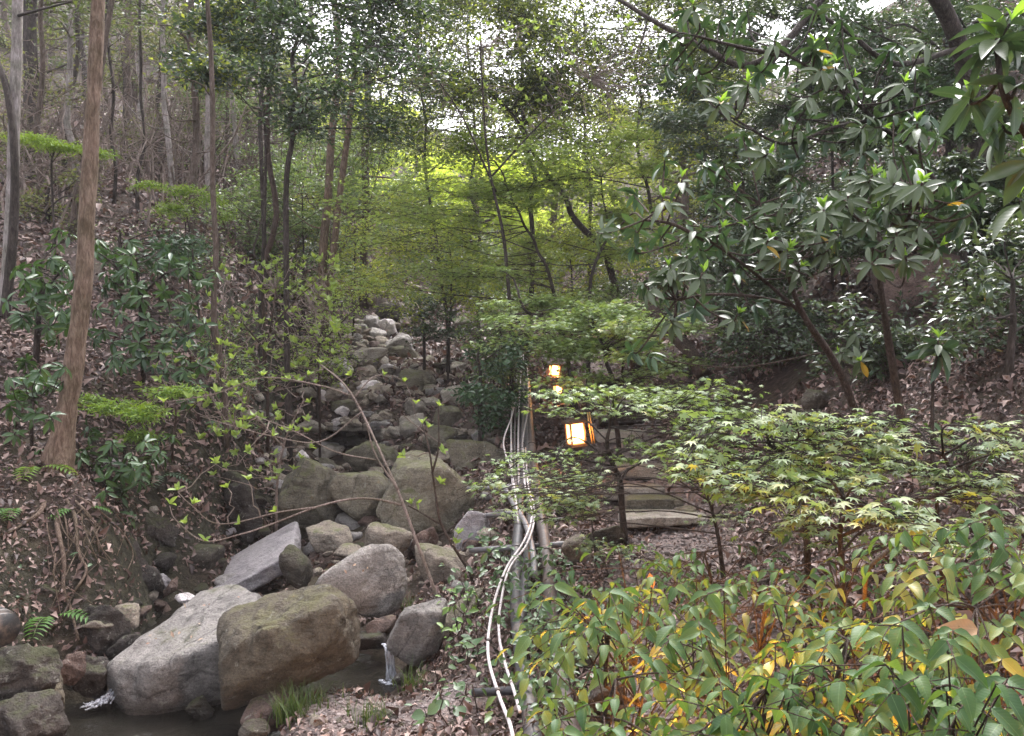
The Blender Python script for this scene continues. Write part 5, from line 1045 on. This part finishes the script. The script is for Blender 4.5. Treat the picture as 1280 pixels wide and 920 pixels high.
# ------------------------------------------------------------------ nandina and other foreground plants, lower right
def compound_plant(lb, base, top, fronds, matkey, size, newp=.0, T=T_OVATE, pairs=(1, 4), flen=(.08, .18), name='nandina', cat='shrub', hang=.5, stemmat='bark_red', r=.0042, leafnew='nandina_new', spread=1.0):
    B = at(*base); B[2] = h1(B[0], B[1]) - .03; Tp = at(*top)
    th = thing(name, lb, cat, B); ac = Acc(); q = wiggle(B, Tp, .05, 8); tube(ac, q, [r * 1.3, r], 7, .05)
    pos, dr, nm, sc, wh = [], [], [], [], []
    for f in fronds:
        C = at(*f); s = q[int(rng.integers(4, 8))]; e = C
        d0 = unit(e - s); rc = smooth_path([s, (s + e) / 2 + [0, 0, .05 * np.linalg.norm(e - s)], e], 6); tube(ac, rc, [r * .6, r * .3], 5)
        hd = unit(np.array([d0[0] + rng.normal(0, .5), -abs(d0[1]) * .6 + rng.normal(-.1, .5), 0]) * [1, 1, 0] + 1e-3)
        L = rng.uniform(*flen); np_ = int(rng.integers(*pairs)); sd = np.cross(hd, [0, 0, 1.]); prev = e
        isnew = rng.uniform() < newp
        rp = [e + hd * L * t + np.array([0, 0, -.35 * L * t * t]) for t in np.linspace(0, 1, np_ + 1)]; tube(ac, np.array(rp), [r * .3, r * .16], 4)
        for k in range(np_ + 1):
            c = rp[k]; dn = np.array([0, 0, -1.])
            if k == np_: dirs = [hd + dn * hang]
            else: dirs = [sd * s_ * spread + hd * .45 + dn * (hang + rng.uniform(-.45, .35)) for s_ in (-1, 1)]
            for dd in dirs:
                pos.append(c); dr.append(dd + rng.normal(0, .16, 3)); nm.append(np.array([0, 0, 1.]) + hd * hang * .9 + rng.normal(0, .22, 3)); sc.append(size * rng.uniform(.6, 1.2)); wh.append(int(isnew or rng.uniform() < newp * .25))
    link('stem', ac.mesh('stem', MAT[stemmat]), th)
    pos, dr, nm, sc, wh = map(np.array, (pos, dr, nm, sc, wh)); Fm = frames(dr, nm)
    sh = rng.integers(0, 3, len(wh))
    for w, mk in ((0, matkey), (1, leafnew)):
        for q_, Tq in enumerate((T, T_CURL, T_LONG)):
            k = (wh == w) & (sh == q_)
            if k.any(): leaf_objs(th, Tq, mk, pos[k], Fm[k], sc[k] * (1, .9, 1.12)[q_])
    return th
def fr(a, b, c, d, Ya, Yb, n): return [(rng.uniform(a, b), rng.uniform(c, d), rng.uniform(Ya, Yb)) for _ in range(n)]
ND = [('nandina hanging over the brown pipe at the path edge', (790, 960, 2.2), (760, 800, 1.9), fr(690, 830, 730, 800, 1.65, 1.95, 9), .062, .0),
      ('nandina at the very bottom beside the dark pipes', (790, 1000, 1.8), (770, 850, 1.6), fr(700, 850, 830, 930, 1.4, 1.65, 9), .058, .05),
      ('nandina in front of the gravel path', (890, 960, 2.1), (890, 820, 1.8), fr(830, 950, 740, 870, 1.6, 1.9, 11), .058, .12),
      ('nandina with broad dark leaflets low on the right', (960, 1000, 1.7), (960, 860, 1.45), fr(880, 1060, 800, 920, 1.3, 1.55, 13), .060, .10),
      ('nandina clump at the middle of the lower right', (1050, 960, 1.8), (1060, 800, 1.6), fr(980, 1130, 740, 840, 1.45, 1.75, 13), .060, .10),
      ('nandina with pale broad leaflets in the lower right corner', (1180, 1000, 1.45), (1170, 860, 1.3), fr(1070, 1290, 800, 930, 1.15, 1.4, 15), .060, .10),
      ('nandina at the right edge with a dry leaf caught in it', (1230, 940, 1.9), (1220, 760, 1.7), fr(1130, 1290, 700, 800, 1.5, 1.8, 13), .060, .22),
      ('nandina with yellow green young leaves below the dry leaf', (1140, 900, 2.3), (1130, 780, 2.1), fr(1050, 1200, 720, 800, 1.85, 2.2, 10), .060, .55),
      ('yellow green nandina tips above the gravel path', (960, 860, 2.9), (950, 740, 2.6), fr(880, 1010, 690, 780, 2.3, 2.7, 10), .060, .75),
      ('blue green nandina left of the gravel path', (880, 820, 3.4), (880, 690, 3.1), fr(830, 945, 650, 720, 2.8, 3.2, 13), .058, .04),
      ('broad leaved shrub branch at the right edge by the bank', (1270, 800, 2.4), (1250, 690, 2.2), fr(1150, 1290, 635, 690, 1.9, 2.3, 11), .070, .12),
      ('thin nandina shoots above the path centre', (1040, 800, 3.0), (1035, 700, 2.8), fr(980, 1100, 650, 720, 2.5, 2.9, 8), .058, .30),
      ('nandina between the path and the brown pipe', (745, 850, 3.0), (770, 760, 2.7), fr(700, 830, 720, 765, 2.2, 2.6, 6), .062, .06),
      ('small yellow green seedling over the mossy stone', (850, 760, 4.2), (840, 700, 4.0), fr(790, 870, 670, 710, 3.7, 4.1, 6), .06, .85)]
for lb, b_, t_, f_, sz, npx in ND:
    f_ = f_ + [(x + rng.normal(0, 38), y + rng.normal(12, 26), Y + rng.normal(.06, .1)) for x, y, Y in f_] + [(x + rng.normal(0, 55), y + rng.normal(22, 34), Y + rng.normal(.05, .14)) for x, y, Y in f_] + []
    f_ = [(x, y + (24 if x > 820 else 6), Y) for x, y, Y in f_]
    compound_plant(lb, b_, t_, f_, 'nandina', sz * .80, min(.5, .02 + npx * .35))
def one_leaf(lb, px, py, Y, T, mk, size, d, nrm, name='fallen_leaf'):
    o = link(name, leaf_mesh(T, mk)); m = Matrix(frames(np.array([d]), np.array([nrm]))[0].tolist()).to_4x4() @ Matrix.Scale(size, 4)
    m.translation = Vector(at(px, py, Y)); o.matrix_world = m; return tag(o, lb, 'leaf')
one_leaf('large dry orange brown leaf caught on the shrubs at the right', 1222, 786, 1.45, T_CURL, 'leaf_dry', .062, (-1, -.1, .12), (.15, -.95, .45))
one_leaf('small dry tan leaf caught upright above the gravel path', 812, 716, 2.4, T_OVAL, 'leaf_dry', .05, (.2, 0, -1), (-.2, -1, .2))
ac = Acc(); tube(ac, smooth_path([at(1125, 672, 2.35), at(1108, 690, 2.35), at(1090, 705, 2.35), at(1083, 722, 2.4), at(1080, 760, 2.7)], 6), [.005, .007, .006, .007], 8, .15)
tag(link('dead_branch', ac.mesh('dead_branch', MAT['root'])), 'short orange brown dead branch poking out of the shrubs', 'branch')

for c, n_ in DRY:
    o = link('fallen_leaf', leaf_mesh(T_LOW, 'litter_dry')); m = Matrix(frames(rand_unit(1), np.array([n_]))[0].tolist()).to_4x4() @ Matrix.Scale(rng.uniform(.025, .05), 4); m.translation = c; o.matrix_world = m
    tag(o, 'one of the small dry leaves scattered on top of the big boulders', 'leaf', 'dry leaves on the big boulders')
# creeping vine over the pipes, round leaved plants beside the gravel bar
def ground_plant(lb, spots, T, mk, size, k, name, cat='plant', hgt=.12, stem='bark_red', flat=1.6, face=.5):
    B = onground(*spots[0]); th = thing(name, lb, cat, B); ac = Acc(); pos = []
    for (px, py) in spots:
        Y = hit(px, py); c = at(px, py, Y); e = c + [rng.normal(0, .03), -.05, hgt * rng.uniform(.5, 1.2)]; w = wiggle(c - [0, 0, .02], e, .08, 4); tube(ac, w, [.004, .0025], 5)
        for _ in range(k): pos.append(w[-1] + rng.normal(0, 1, 3) * size * [1.1, .9, .5])
    link('stem', ac.mesh('stem', MAT[stem]), th, 'stuff'); pos = np.array(pos); n = len(pos)
    leaf_objs(th, T, mk, pos, frames(rand_unit(n) * [1, 1, .4] + [0, -.2, -.2], np.array([0, -face, flat]) + rand_unit(n) * .8), size * rng.uniform(.7, 1.2, n))
sp = lambda a, b, c, d, n: [(rng.uniform(a, b), rng.uniform(c, d)) for _ in range(n)]
ground_plant('round leaved saxifrage beside the gravel bar', [(565, 800), (580, 812), (575, 835), (605, 815), (545, 860), (530, 900), (555, 915), (570, 905), (590, 880), (600, 850)], T_ROUND, 'vine', .085, 2, 'saxifrage')
ground_plant('leafy shrub below the grey slab left of the white cables', sp(600, 650, 700, 745, 12), T_OVAL, 'vine', .075, 5, 'low_shrub', hgt=.2)
MAT['spray_obj'] = leaf_mat('pale_sprig_leaf', [(.12, .22, .05), (.17, .28, .06)], .4, .4, .4, rib=True)
ground_plant('trailing sprig of pale green leaves by the waterfall boulder', sp(535, 590, 765, 840, 11), T_OVAL, 'spray_obj', .06, 4, 'trailing_sprig', hgt=.2)
ground_plant('young leafy plant right of the waterfall boulder', sp(560, 620, 740, 800, 9), T_OVAL, 'vine', .06, 4, 'seedling_plant', hgt=.2)
ground_plant('small seedlings on the mossy stones below the steps', sp(700, 800, 690, 790, 12), T_OVAL, 'vine', .05, 4, 'seedling_plant', hgt=.12)
ground_plant('seedlings on the leaf litter at the right bank', sp(1130, 1230, 560, 640, 8), T_OVATE, 'laurel', .08, 4, 'seedling_plant', hgt=.2)
ground_plant('tiny green seedlings on the left bank below the roots', sp(20, 130, 640, 800, 9), T_OVAL, 'vine', .05, 2, 'seedling_plant', hgt=.05)
ground_plant('leafy seedlings between the gravel bar and the white cables', sp(545, 640, 770, 905, 20), T_OVAL, 'vine', .05, 4, 'seedling_plant', hgt=.16)
ground_plant('leafy shoots under the support bars left of the cables', sp(575, 640, 690, 770, 14), T_OVAL, 'vine', .055, 5, 'seedling_plant', hgt=.2)
ground_plant('leafy ground plants around the brown pipe', sp(690, 760, 760, 900, 18), T_OVAL, 'vine', .05, 4, 'seedling_plant', hgt=.16)
# the vine itself
def vine(lb, path, n, size):
    P = smooth_path(np.array([at(*q) for q in path]), 8); th = thing('creeping_vine', lb, 'vine', P[0]); ac = Acc()
    for k in range(3): tube(ac, P + rng.normal(0, .03, P.shape), .004, 5)
    link('stem', ac.mesh('stem', MAT['bark_red']), th)
    pos = P[rng.integers(0, len(P), n)] + rng.normal(0, 1, (n, 3)) * [.10, .12, .045] + [0, -.03, .04]
    leaf_objs(th, T_OVAL, 'vine', pos, frames(rand_unit(n) * [1, .7, .6] + [0, -.3, -.3], np.array([0, -.7, 1.]) + rand_unit(n) * .7), size * rng.uniform(.65, 1.25, n))
vine('creeping vine covering the lower dark pipe', [(680, 905, 3.4), (672, 850, 3.9), (665, 800, 4.3), (668, 760, 4.8)], 290, .05)
vine('creeping vine on the pipes above the white cables', [(655, 770, 5.0), (660, 740, 5.2), (668, 715, 5.5), (690, 700, 5.8)], 200, .05)
vine('creeping vine along the right side of the brown pipe', [(705, 900, 3.4), (715, 860, 3.7), (702, 800, 4.3), (708, 740, 5.0)], 160, .045)

# ferns and grass
def fern(lb, px, py, n, L, name='fern', Y=None, mk='fern'):
    c = onground(px, py) if Y is None else at(px, py, Y); th = thing(name, lb, 'fern', c)
    for k in range(n):
        aa = rng.uniform(-2.6, .4) if n < 5 else k * 6.28 / n; d = np.array([math.cos(aa), math.sin(aa), .7]); q = np.array([c + d * [1, 1, 1] * L * t - np.array([0, 0, .75 * L * t * t]) for t in np.linspace(0, 1, 12)])
        ac = Acc(); tube(ac, q, [.003, .0015], 4)
        for i in range(2, 12):
            tdir = unit(q[i] - q[i - 1]); s = np.cross(tdir, [0, 0, 1.]); w = L * .34 * math.sin(math.pi * min(1, (12.3 - i) / 11)) ** .8
            for g in (-1, 1):
                f = frames(np.array([s * g + tdir * .35]), np.array([[0, 0, 1.]]))[0]; V, Fq = T_LOWN; ac.add((V * w) @ f.T + q[i], *Fq)
        link('frond', ac.mesh('frond', MAT[mk]), th)
fern('small bright fern hanging from the left bank', 62, 775, 3, .30); fern('pale fern on the slope at the left edge', 42, 590, 5, .30, mk='spray'); fern('dark fern under the laurel seedlings', 195, 600, 5, .30, mk='laurel_mass')
fern('pale fern at the right edge of the bank', 1262, 575, 5, .34, mk='shrub_grey'); fern('little fern beside the hanging roots', 100, 640, 3, .2); fern('small fern on the slope right of the pale trunk', 22, 640, 3, .22)
def grass(lb, px, py, n, L):
    c = onground(px, py); th = thing('grass_tuft', lb, 'grass', c); ac = Acc()
    for k in range(n):
        a_ = rng.uniform(0, 6.28); b0 = c + np.array([rng.normal(0, .05), rng.normal(0, .05), 0]); l = L * rng.uniform(.5, 1.1); lean = rng.uniform(.1, .8); w = .0035
        P = [b0 + np.array([math.cos(a_) * lean * l * t * t, math.sin(a_) * lean * l * t * t, l * t * (1 - .35 * lean * t)]) for t in np.linspace(0, 1, 5)]
        s = np.array([-math.sin(a_), math.cos(a_), 0]); V = []
        for i, p_ in enumerate(P): V += [p_ - s * w * (1 - i / 4.3), p_ + s * w * (1 - i / 4.3)]
        ac.add(V, [[2 * i, 2 * i + 1, 2 * i + 3, 2 * i + 2] for i in range(4)])
    link('blades', ac.mesh('blades', MAT['grass']), th, 'stuff')
grass('green grass tuft on the flat reddish stone', 365, 900, 170, .20); grass('short grass tuft in the gravel bar', 462, 905, 90, .15); grass('grass tuft right of the little waterfall', 520, 862, 70, .18)
grass('sparse grass tuft at the edge of the gravel bar', 395, 880, 60, .14); grass('grass wisps beside the rounded grey boulder', 508, 762, 40, .16)

# ------------------------------------------------------------------ pipes, cables, supports
def run(label, name, cat, pts, r, mk, sides=12, group=None, rings=0):
    P = smooth_path(np.array([at(*q) for q in pts]), 8); th = thing(name, label, cat, P[0], group)
    ac = Acc(); tube(ac, P, r, sides, 0); tb = link('tube', ac.mesh('tube', MAT[mk]), th)
    for k in range(rings):
        i = int(len(P) * (k + .6) / (rings + .4)); d = unit(P[min(i + 1, len(P) - 1)] - P[i - 1]); ac = Acc(); tube(ac, np.array([P[i] - d * .03, P[i] + d * .03]), r * 1.14, sides); link('collar', ac.mesh('collar', MAT[mk]), tb)
    return th
run('dark plastic pipe climbing the gully from the bottom edge', 'pipe', 'pipe', [(672, 990, 2.95), (664, 900, 3.55), (652, 820, 4.25), (646, 760, 4.95), (645, 700, 5.8), (649, 650, 6.6), (651, 605, 7.6), (653, 550, 9.2), (655, 495, 12), (656, 462, 14.5)], .040, 'pipe_dark', rings=3)
run('second dark pipe close beside the first one', 'pipe', 'pipe', [(650, 780, 4.7), (655, 740, 5.15), (660, 690, 5.95), (662, 655, 6.5), (662, 605, 7.5), (659, 550, 9.1), (657, 495, 12)], .032, 'pipe_dark', rings=2)
run('brown pipe with a bronze sheen climbing right of the dark ones', 'pipe', 'pipe', [(728, 1000, 2.9), (712, 905, 3.45), (698, 830, 4.15), (690, 765, 4.85), (684, 705, 5.7), (677, 652, 6.5), (670, 605, 7.5), (664, 550, 9.1), (660, 495, 12), (658, 455, 14.8)], .045, 'pipe_brown', rings=3)
run('thin grey pipe crossing from the left onto the brown one', 'pipe', 'pipe', [(630, 608, 7.4), (643, 632, 6.9), (657, 655, 6.35), (666, 690, 5.75), (668, 720, 5.35)], .022, 'pipe_grey')
for (a_, b_, lb) in [((568, 612, 7.9), (640, 609, 7.4), 'uppermost support bar left of the pipes'), ((588, 646, 7.25), (650, 641, 6.7), 'middle support bar left of the pipes'), ((588, 688, 6.5), (708, 680, 6.0), 'grey support bar under all the pipes'), ((672, 760, 4.95), (738, 752, 4.95), 'grey support bar right of the brown pipe'), ((592, 866, 4.15), (660, 862, 4.0), 'black support bar end by the white cables'), ((630, 575, 8.6), (690, 573, 8.6), 'dark support bar far up the pipes')]:
    run(lb, 'support_bar', 'bar', [a_, b_], .022, 'pipe_dark' if 'black' in lb or 'dark' in lb else 'pipe_grey')
run('left white cable lying over the pipes', 'cable', 'cable', [(646, 990, 2.75), (640, 915, 3.25), (624, 870, 3.7), (611, 825, 4.15), (611, 790, 4.5), (619, 748, 5.0), (634, 708, 5.5), (653, 680, 5.8), (664, 652, 6.2), (663, 628, 6.6), (656, 605, 7.1), (654, 560, 8.6)], .0085, 'cable_white', 8)
run('right white cable twisted beside the left one', 'cable', 'cable', [(650, 890, 3.55), (642, 862, 3.85), (631, 828, 4.2), (624, 795, 4.5), (625, 760, 4.9), (636, 712, 5.45), (657, 683, 5.75), (667, 655, 6.15), (667, 630, 6.5), (660, 606, 7.0), (657, 560, 8.5)], .008, 'cable_white', 8)
for (x_, y_, Y_) in [(611, 800, 4.38), (622, 862, 3.76), (628, 722, 5.3), (656, 680, 5.78)]:
    ac = Acc(); c = at(x_, y_, Y_); tube(ac, np.array([c - [0, 0, .006], c + [0, 0, .006]]), .013, 10); tag(link('cable_tie', ac.mesh('cable_tie', MAT['tie'])), 'black plastic tie round a white cable', 'tie', 'ties along the white cables')
run('white hose looping out left of the pipes', 'hose', 'hose', [(648, 655, 6.4), (640, 590, 7.6), (632, 568, 8.0), (630, 548, 8.4), (640, 520, 9.5), (644, 500, 11)], .008, 'cable_white', 8)
for k, (dx, lb) in enumerate([(-9, 'leftmost grey hose of the bundle'), (-5, 'second grey hose of the bundle'), (-1, 'middle grey hose of the bundle'), (4, 'fourth grey hose of the bundle'), (9, 'rightmost grey hose of the bundle')]):
    run(lb, 'hose', 'hose', [(650 + dx, 615, 7.3), (648 + dx * 1.1 + rng.normal(0, 2), 560, 8.7), (650 + dx * 1.1, 510, 10.8), (651 + dx * .9 + rng.normal(0, 2), 470, 13.4), (652 + dx * .5, 440, 15)], .0115, 'hose_grey' if k % 2 else 'cable_white', 8, 'hoses in the bundle up the gully')
run('black corrugated drain pipe poking from the left bank', 'drain_pipe', 'pipe', [(-46, 765, 4.5), (-24, 775, 4.35), (4, 788, 4.2)], .085, 'black', 20, rings=6)

# ------------------------------------------------------------------ stone steps and path stones
def slab(label, px, py, Y, w, h, dep, mat, seed, ry=0, name='stone_step', cat='step'):
    return boulder(label, px, py, Y, w, h, dep, mat, seed, [(0, 0, 1, .5), (0, -1, 0, .55), (0, 1, 0, .6), (-1, 0, 0, .9), (1, 0, 0, .9)], (0, ry, 0), 4, 16, .05, name=name, cat=cat, nrand=4)
for i, (px, py, w, h, mt, lb) in enumerate([(828, 652, 96, 16, 'rock_grey', 'lowest wide stone step below the maple'), (816, 634, 66, 20, 'rock_olive', 'dark olive stone step, second from below'), (790, 617, 70, 15, 'rock_grey', 'pale stone step behind the dark olive one'), (800, 590, 66, 14, 'rock_brown', 'reddish stone step under the maple leaves'),
        (775, 545, 60, 11, 'rock_grey', 'grey stone step right of the lit lantern'), (782, 527, 60, 10, 'rock_dark', 'dark stone step above the grey one'), (800, 508, 60, 10, 'rock_tan', 'tan stone step higher up the path'), (770, 478, 56, 9, 'rock_dark', 'small dark stone step beyond the second lantern'), (802, 425, 44, 9, 'rock_dark', 'dark stone step high on the path'), (800, 412, 40, 8, 'rock_brown', 'brown stone step just below the pale slab'), (792, 398, 26, 14, 'rock_grey', 'pale slab at the top of the visible path')]):
    slab(lb, px, py, hit(px, py + h * .5) * .985, w * 1.1, h * 1.35, .55, 'lit_tan' if mt in ('rock_grey', 'rock_tan', 'rock_brown') else 'lit_olive' if mt == 'rock_olive' else mt, 400 + i)
for i, (px, py, w, h, mt, lb) in enumerate([(722, 690, 42, 46, 'rock_tan', 'rounded mossy stone beside the maple shoot'), (752, 672, 56, 40, 'rock_moss', 'mossy stone behind the rounded one'), (774, 640, 18, 13, 'rock_brown', 'small pink stone left of the steps'), (735, 797, 50, 22, 'rock_grey', 'flat grey stone right of the brown pipe'), (728, 826, 62, 30, 'rock_moss', 'mossy green stone right of the brown pipe'), (770, 818, 50, 36, 'rock_brown', 'brown stone beneath the nandina leaves'), (757, 880, 56, 64, 'rock_dark', 'dark reddish stone at the very bottom of the path edge'),
        (868, 455, 48, 34, 'rock_dark', 'dark stone at the foot of the tilted log'), (1020, 505, 38, 38, 'rock_moss', 'mossy dark stump like stone on the right bank'), (860, 640, 40, 16, 'rock_olive', 'mossy edging stone right of the steps'), (780, 745, 46, 20, 'rock_grey', 'grey edging stone behind the hanging leaves'), (700, 640, 30, 22, 'rock_dark', 'dark stone between the pipes and steps'), (815, 780, 46, 22, 'rock_tan', 'tan edging stone of the gravel path')]):
    boulder(lb, px, py, hit(px, py + h * .3), w, h, .8, mt, 430 + i, None, (0, random.uniform(-8, 8), 0), 4, 9, .09, name='path_stone', cat='stone')
boulder('large brown boulder in the shade of the right bank', 1148, 358, 8.0, 108, 92, .8, 'rock_brown', 450, [(-.4, -1, .3, .7), (0, 0, 1, .8)], (0, -14, 0), 4, 11, .06)
ac = Acc(); tube(ac, smooth_path([at(880, 470, 10.2), at(862, 440, 10.4), at(835, 410, 10.8), at(815, 385, 11)], 5), [.10, .09, .08], 10, .15)
tag(link('fallen_log', ac.mesh('fallen_log', MAT['bark_red'])), 'tilted brown log beside the upper steps', 'log')

# ------------------------------------------------------------------ lanterns on the steps
def lantern(lb, px, py, Y, w, h, glow='glow', tilt=0, bamboo=False):
    c = at(px, py, Y); k = Y / F; W_, H_ = w * k, h * k; g = min(h1(c[0], c[1]), c[2] - H_ / 2 - .03)
    B = np.array([c[0], c[1], g]); th = thing('lantern', lb, 'lantern', B)
    Rm = rotm(0, tilt, 18); cz = c[2] - g
    def part(nm, mk, boxes, under=None):
        ac = Acc()
        for (o_, s_) in boxes: box(ac, np.array(o_) @ Rm.T + B, s_, Rm)
        return link(nm, ac.mesh(nm, MAT[mk], False), under or th)
    z0, z1 = cz - H_ / 2, cz + H_ / 2
    part('post', 'wood_dark', [((0, 0, (z0 - .03) / 2 - .03), (W_ * .4, W_ * .4, z0 + .02))])
    bs = part('base', 'wood_dark', [((0, 0, z0 - .018), (W_ * 1.35, W_ * 1.35, .03))])
    for sx in (-1, 1):
        for sy in (-1, 1): part('frame_post', 'wood_dark', [((sx * W_ * .56, sy * W_ * .56, cz), (W_ * .13, W_ * .13, H_))], bs)
    for (ox, oy) in ((0, -1), (0, 1), (-1, 0), (1, 0)):
        part('pane', glow, [((ox * W_ * .5, oy * W_ * .5, cz), (W_ * .9 if oy else .006, W_ * .9 if ox else .006, H_ * .96))])
    ac = Acc(); a_ = W_ * .78; zt = z1 + .002; V = np.array([(-a_, -a_, zt), (a_, -a_, zt), (a_, a_, zt), (-a_, a_, zt), (-a_, -a_, zt + .025), (a_, -a_, zt + .025), (a_, a_, zt + .025), (-a_, a_, zt + .025), (0, 0, zt + H_ * .28)])
    ac.add(V @ Rm.T + B, [[0, 3, 2, 1], [0, 1, 5, 4], [1, 2, 6, 5], [2, 3, 7, 6], [3, 0, 4, 7]], [[4, 5, 8], [5, 6, 8], [6, 7, 8], [7, 4, 8]]); link('roof', ac.mesh('roof', MAT['wood_dark'], False), th)
    if bamboo:
        for dx in (1.15, 1.35): ac = Acc(); tube(ac, np.array([[dx * W_, -W_ * .5, z0 - .02], [dx * W_ * .85, -W_ * .5, z1 + .10]]) @ Rm.T + B, .008, 8); link('strut', ac.mesh('strut', MAT['wood_warm']), th)
    ld = bpy.data.lights.new('lantern_bulb', 'POINT'); ld.energy = 6.0 * (W_ / .16) ** 2; ld.color = (1, .45, .14); ld.shadow_soft_size = .04
    lo = bpy.data.objects.new('lantern_bulb', ld); COL.objects.link(lo); lo.location = Vector(B + np.array([0, -W_ * .75, cz])); lo.parent = th; lo.matrix_parent_inverse = Matrix.Translation(-th.location)
    return th
lantern('lit wooden lantern with bamboo struts, nearest on the steps', 724, 541, 8.4, 16, 25, tilt=-6, bamboo=True)
lantern('lit lantern half hidden by maple leaves, second up the steps', 692, 463, 14, 10, 12, 'glow_small', 5)
lantern('small lit lantern below the leaning tree trunk', 716, 394, 19, 7, 8, 'glow_small')
lantern('small lit lantern far up among rhododendron leaves', 795, 318, 26, 7, 8, 'glow_small')
lantern('dim low lantern just below the second one', 697, 487, 12.5, 8, 9, 'glow_small')
# amber garden lights under the lower right shrubs
def garden_light(lb, px, Y, up=.15, e=8.0):
    x = (px - 640) / F * Y; g = h1(x, Y); B = np.array([x, Y, g]); th = thing('garden_light', lb, 'garden light', B)
    ac = Acc(); tube(ac, np.array([B - [0, 0, .05], B + [0, 0, up - .06]]), .008, 8); link('stake', ac.mesh('stake', MAT['black']), th)
    ac = Acc(); tube(ac, np.array([B + [0, 0, up - .06], B + [0, 0, up]]), [.028, .036], 14); hd = link('lamp_head', ac.mesh('lamp_head', MAT['black']), th)
    ac = Acc(); V, T = ico(2); ac.add(V * [.03, .03, .014] + B + [0, 0, up + .008], T); link('lens', ac.mesh('lens', MAT['glow_amber']), hd)
    ld = bpy.data.lights.new('garden_bulb', 'POINT'); ld.energy = e; ld.color = (1, .40, .05); ld.shadow_soft_size = .025
    lo = bpy.data.objects.new('garden_bulb', ld); COL.objects.link(lo); lo.location = Vector(B + [0, 0, up + .05]); lo.parent = th; lo.matrix_parent_inverse = Matrix.Translation(-th.location)
garden_light('amber garden light glowing under the nandina by the pipes', 800, 2.35); garden_light('amber garden light glowing under the middle nandina', 985, 2.05); garden_light('amber garden light glowing under the broad pale nandina', 1060, 1.75); garden_light('amber garden light glowing in the lower right corner', 1255, 1.7)

# ------------------------------------------------------------------ white water
ac = Acc(); P = smooth_path([at(479, 805, 5.46), at(485, 811, 5.38), at(488, 832, 5.35), at(490, 853, 5.33)], 6)
for dx in np.linspace(-1, 1, 16): tube(ac, P + np.array([dx * .022, rng.normal(0, .01), 0]) * np.linspace(.5, 1.5, len(P))[:, None] + rng.normal(0, .002, P.shape), [.004, .006, rng.uniform(.003, .007)], 5, .1)
link('waterfall', ac.mesh('waterfall', MAT['foam']), kind='structure')
ac = Acc()
for pts, m_ in (([(146, 853, 5.02), (138, 864, 4.93), (126, 874, 4.86), (112, 880, 4.81), (104, 882, 4.79)], 8), ([(143, 858, 5.0), (136, 872, 4.88), (130, 880, 4.8)], 6)):
    P = smooth_path(np.array([at(*q) for q in pts]), 6)
    for j in range(m_): tube(ac, P + rng.normal(0, .013, 3) * [1, 1, .3] + rng.normal(0, .004, P.shape), [.004, rng.uniform(.004, .009), .003], 5, .2)
V, T = ico(2)
for k in range(26): ac.add(V * [.018, .012, .006] * rng.uniform(.5, 1.5) + np.array([*at(489 + rng.normal(0, 7), 0, 5.27 + rng.normal(0, .03))[:2], WZ + .004]), T)
link('white_water', ac.mesh('white_water', MAT['foam']), kind='structure')

# ------------------------------------------------------------------ thin volume added to veil the distance and lift its shadows
ac = Acc(); box(ac, (0, 48, 17), (160, 104, 78)); hz = ac.mesh('haze', None, False)
hm = bpy.data.materials.new('haze'); hm.use_nodes = True; hn = hm.node_tree; hn.nodes.remove(hn.nodes['Principled BSDF'])
pv = hn.nodes.new('ShaderNodeVolumePrincipled'); pv.inputs['Color'].default_value = (.93, .91, .96, 1); pv.inputs['Density'].default_value = HAZE
hn.links.new(pv.outputs[0], hn.nodes['Material Output'].inputs['Volume']); hz.materials.append(hm)
link('haze', hz, kind='stuff')
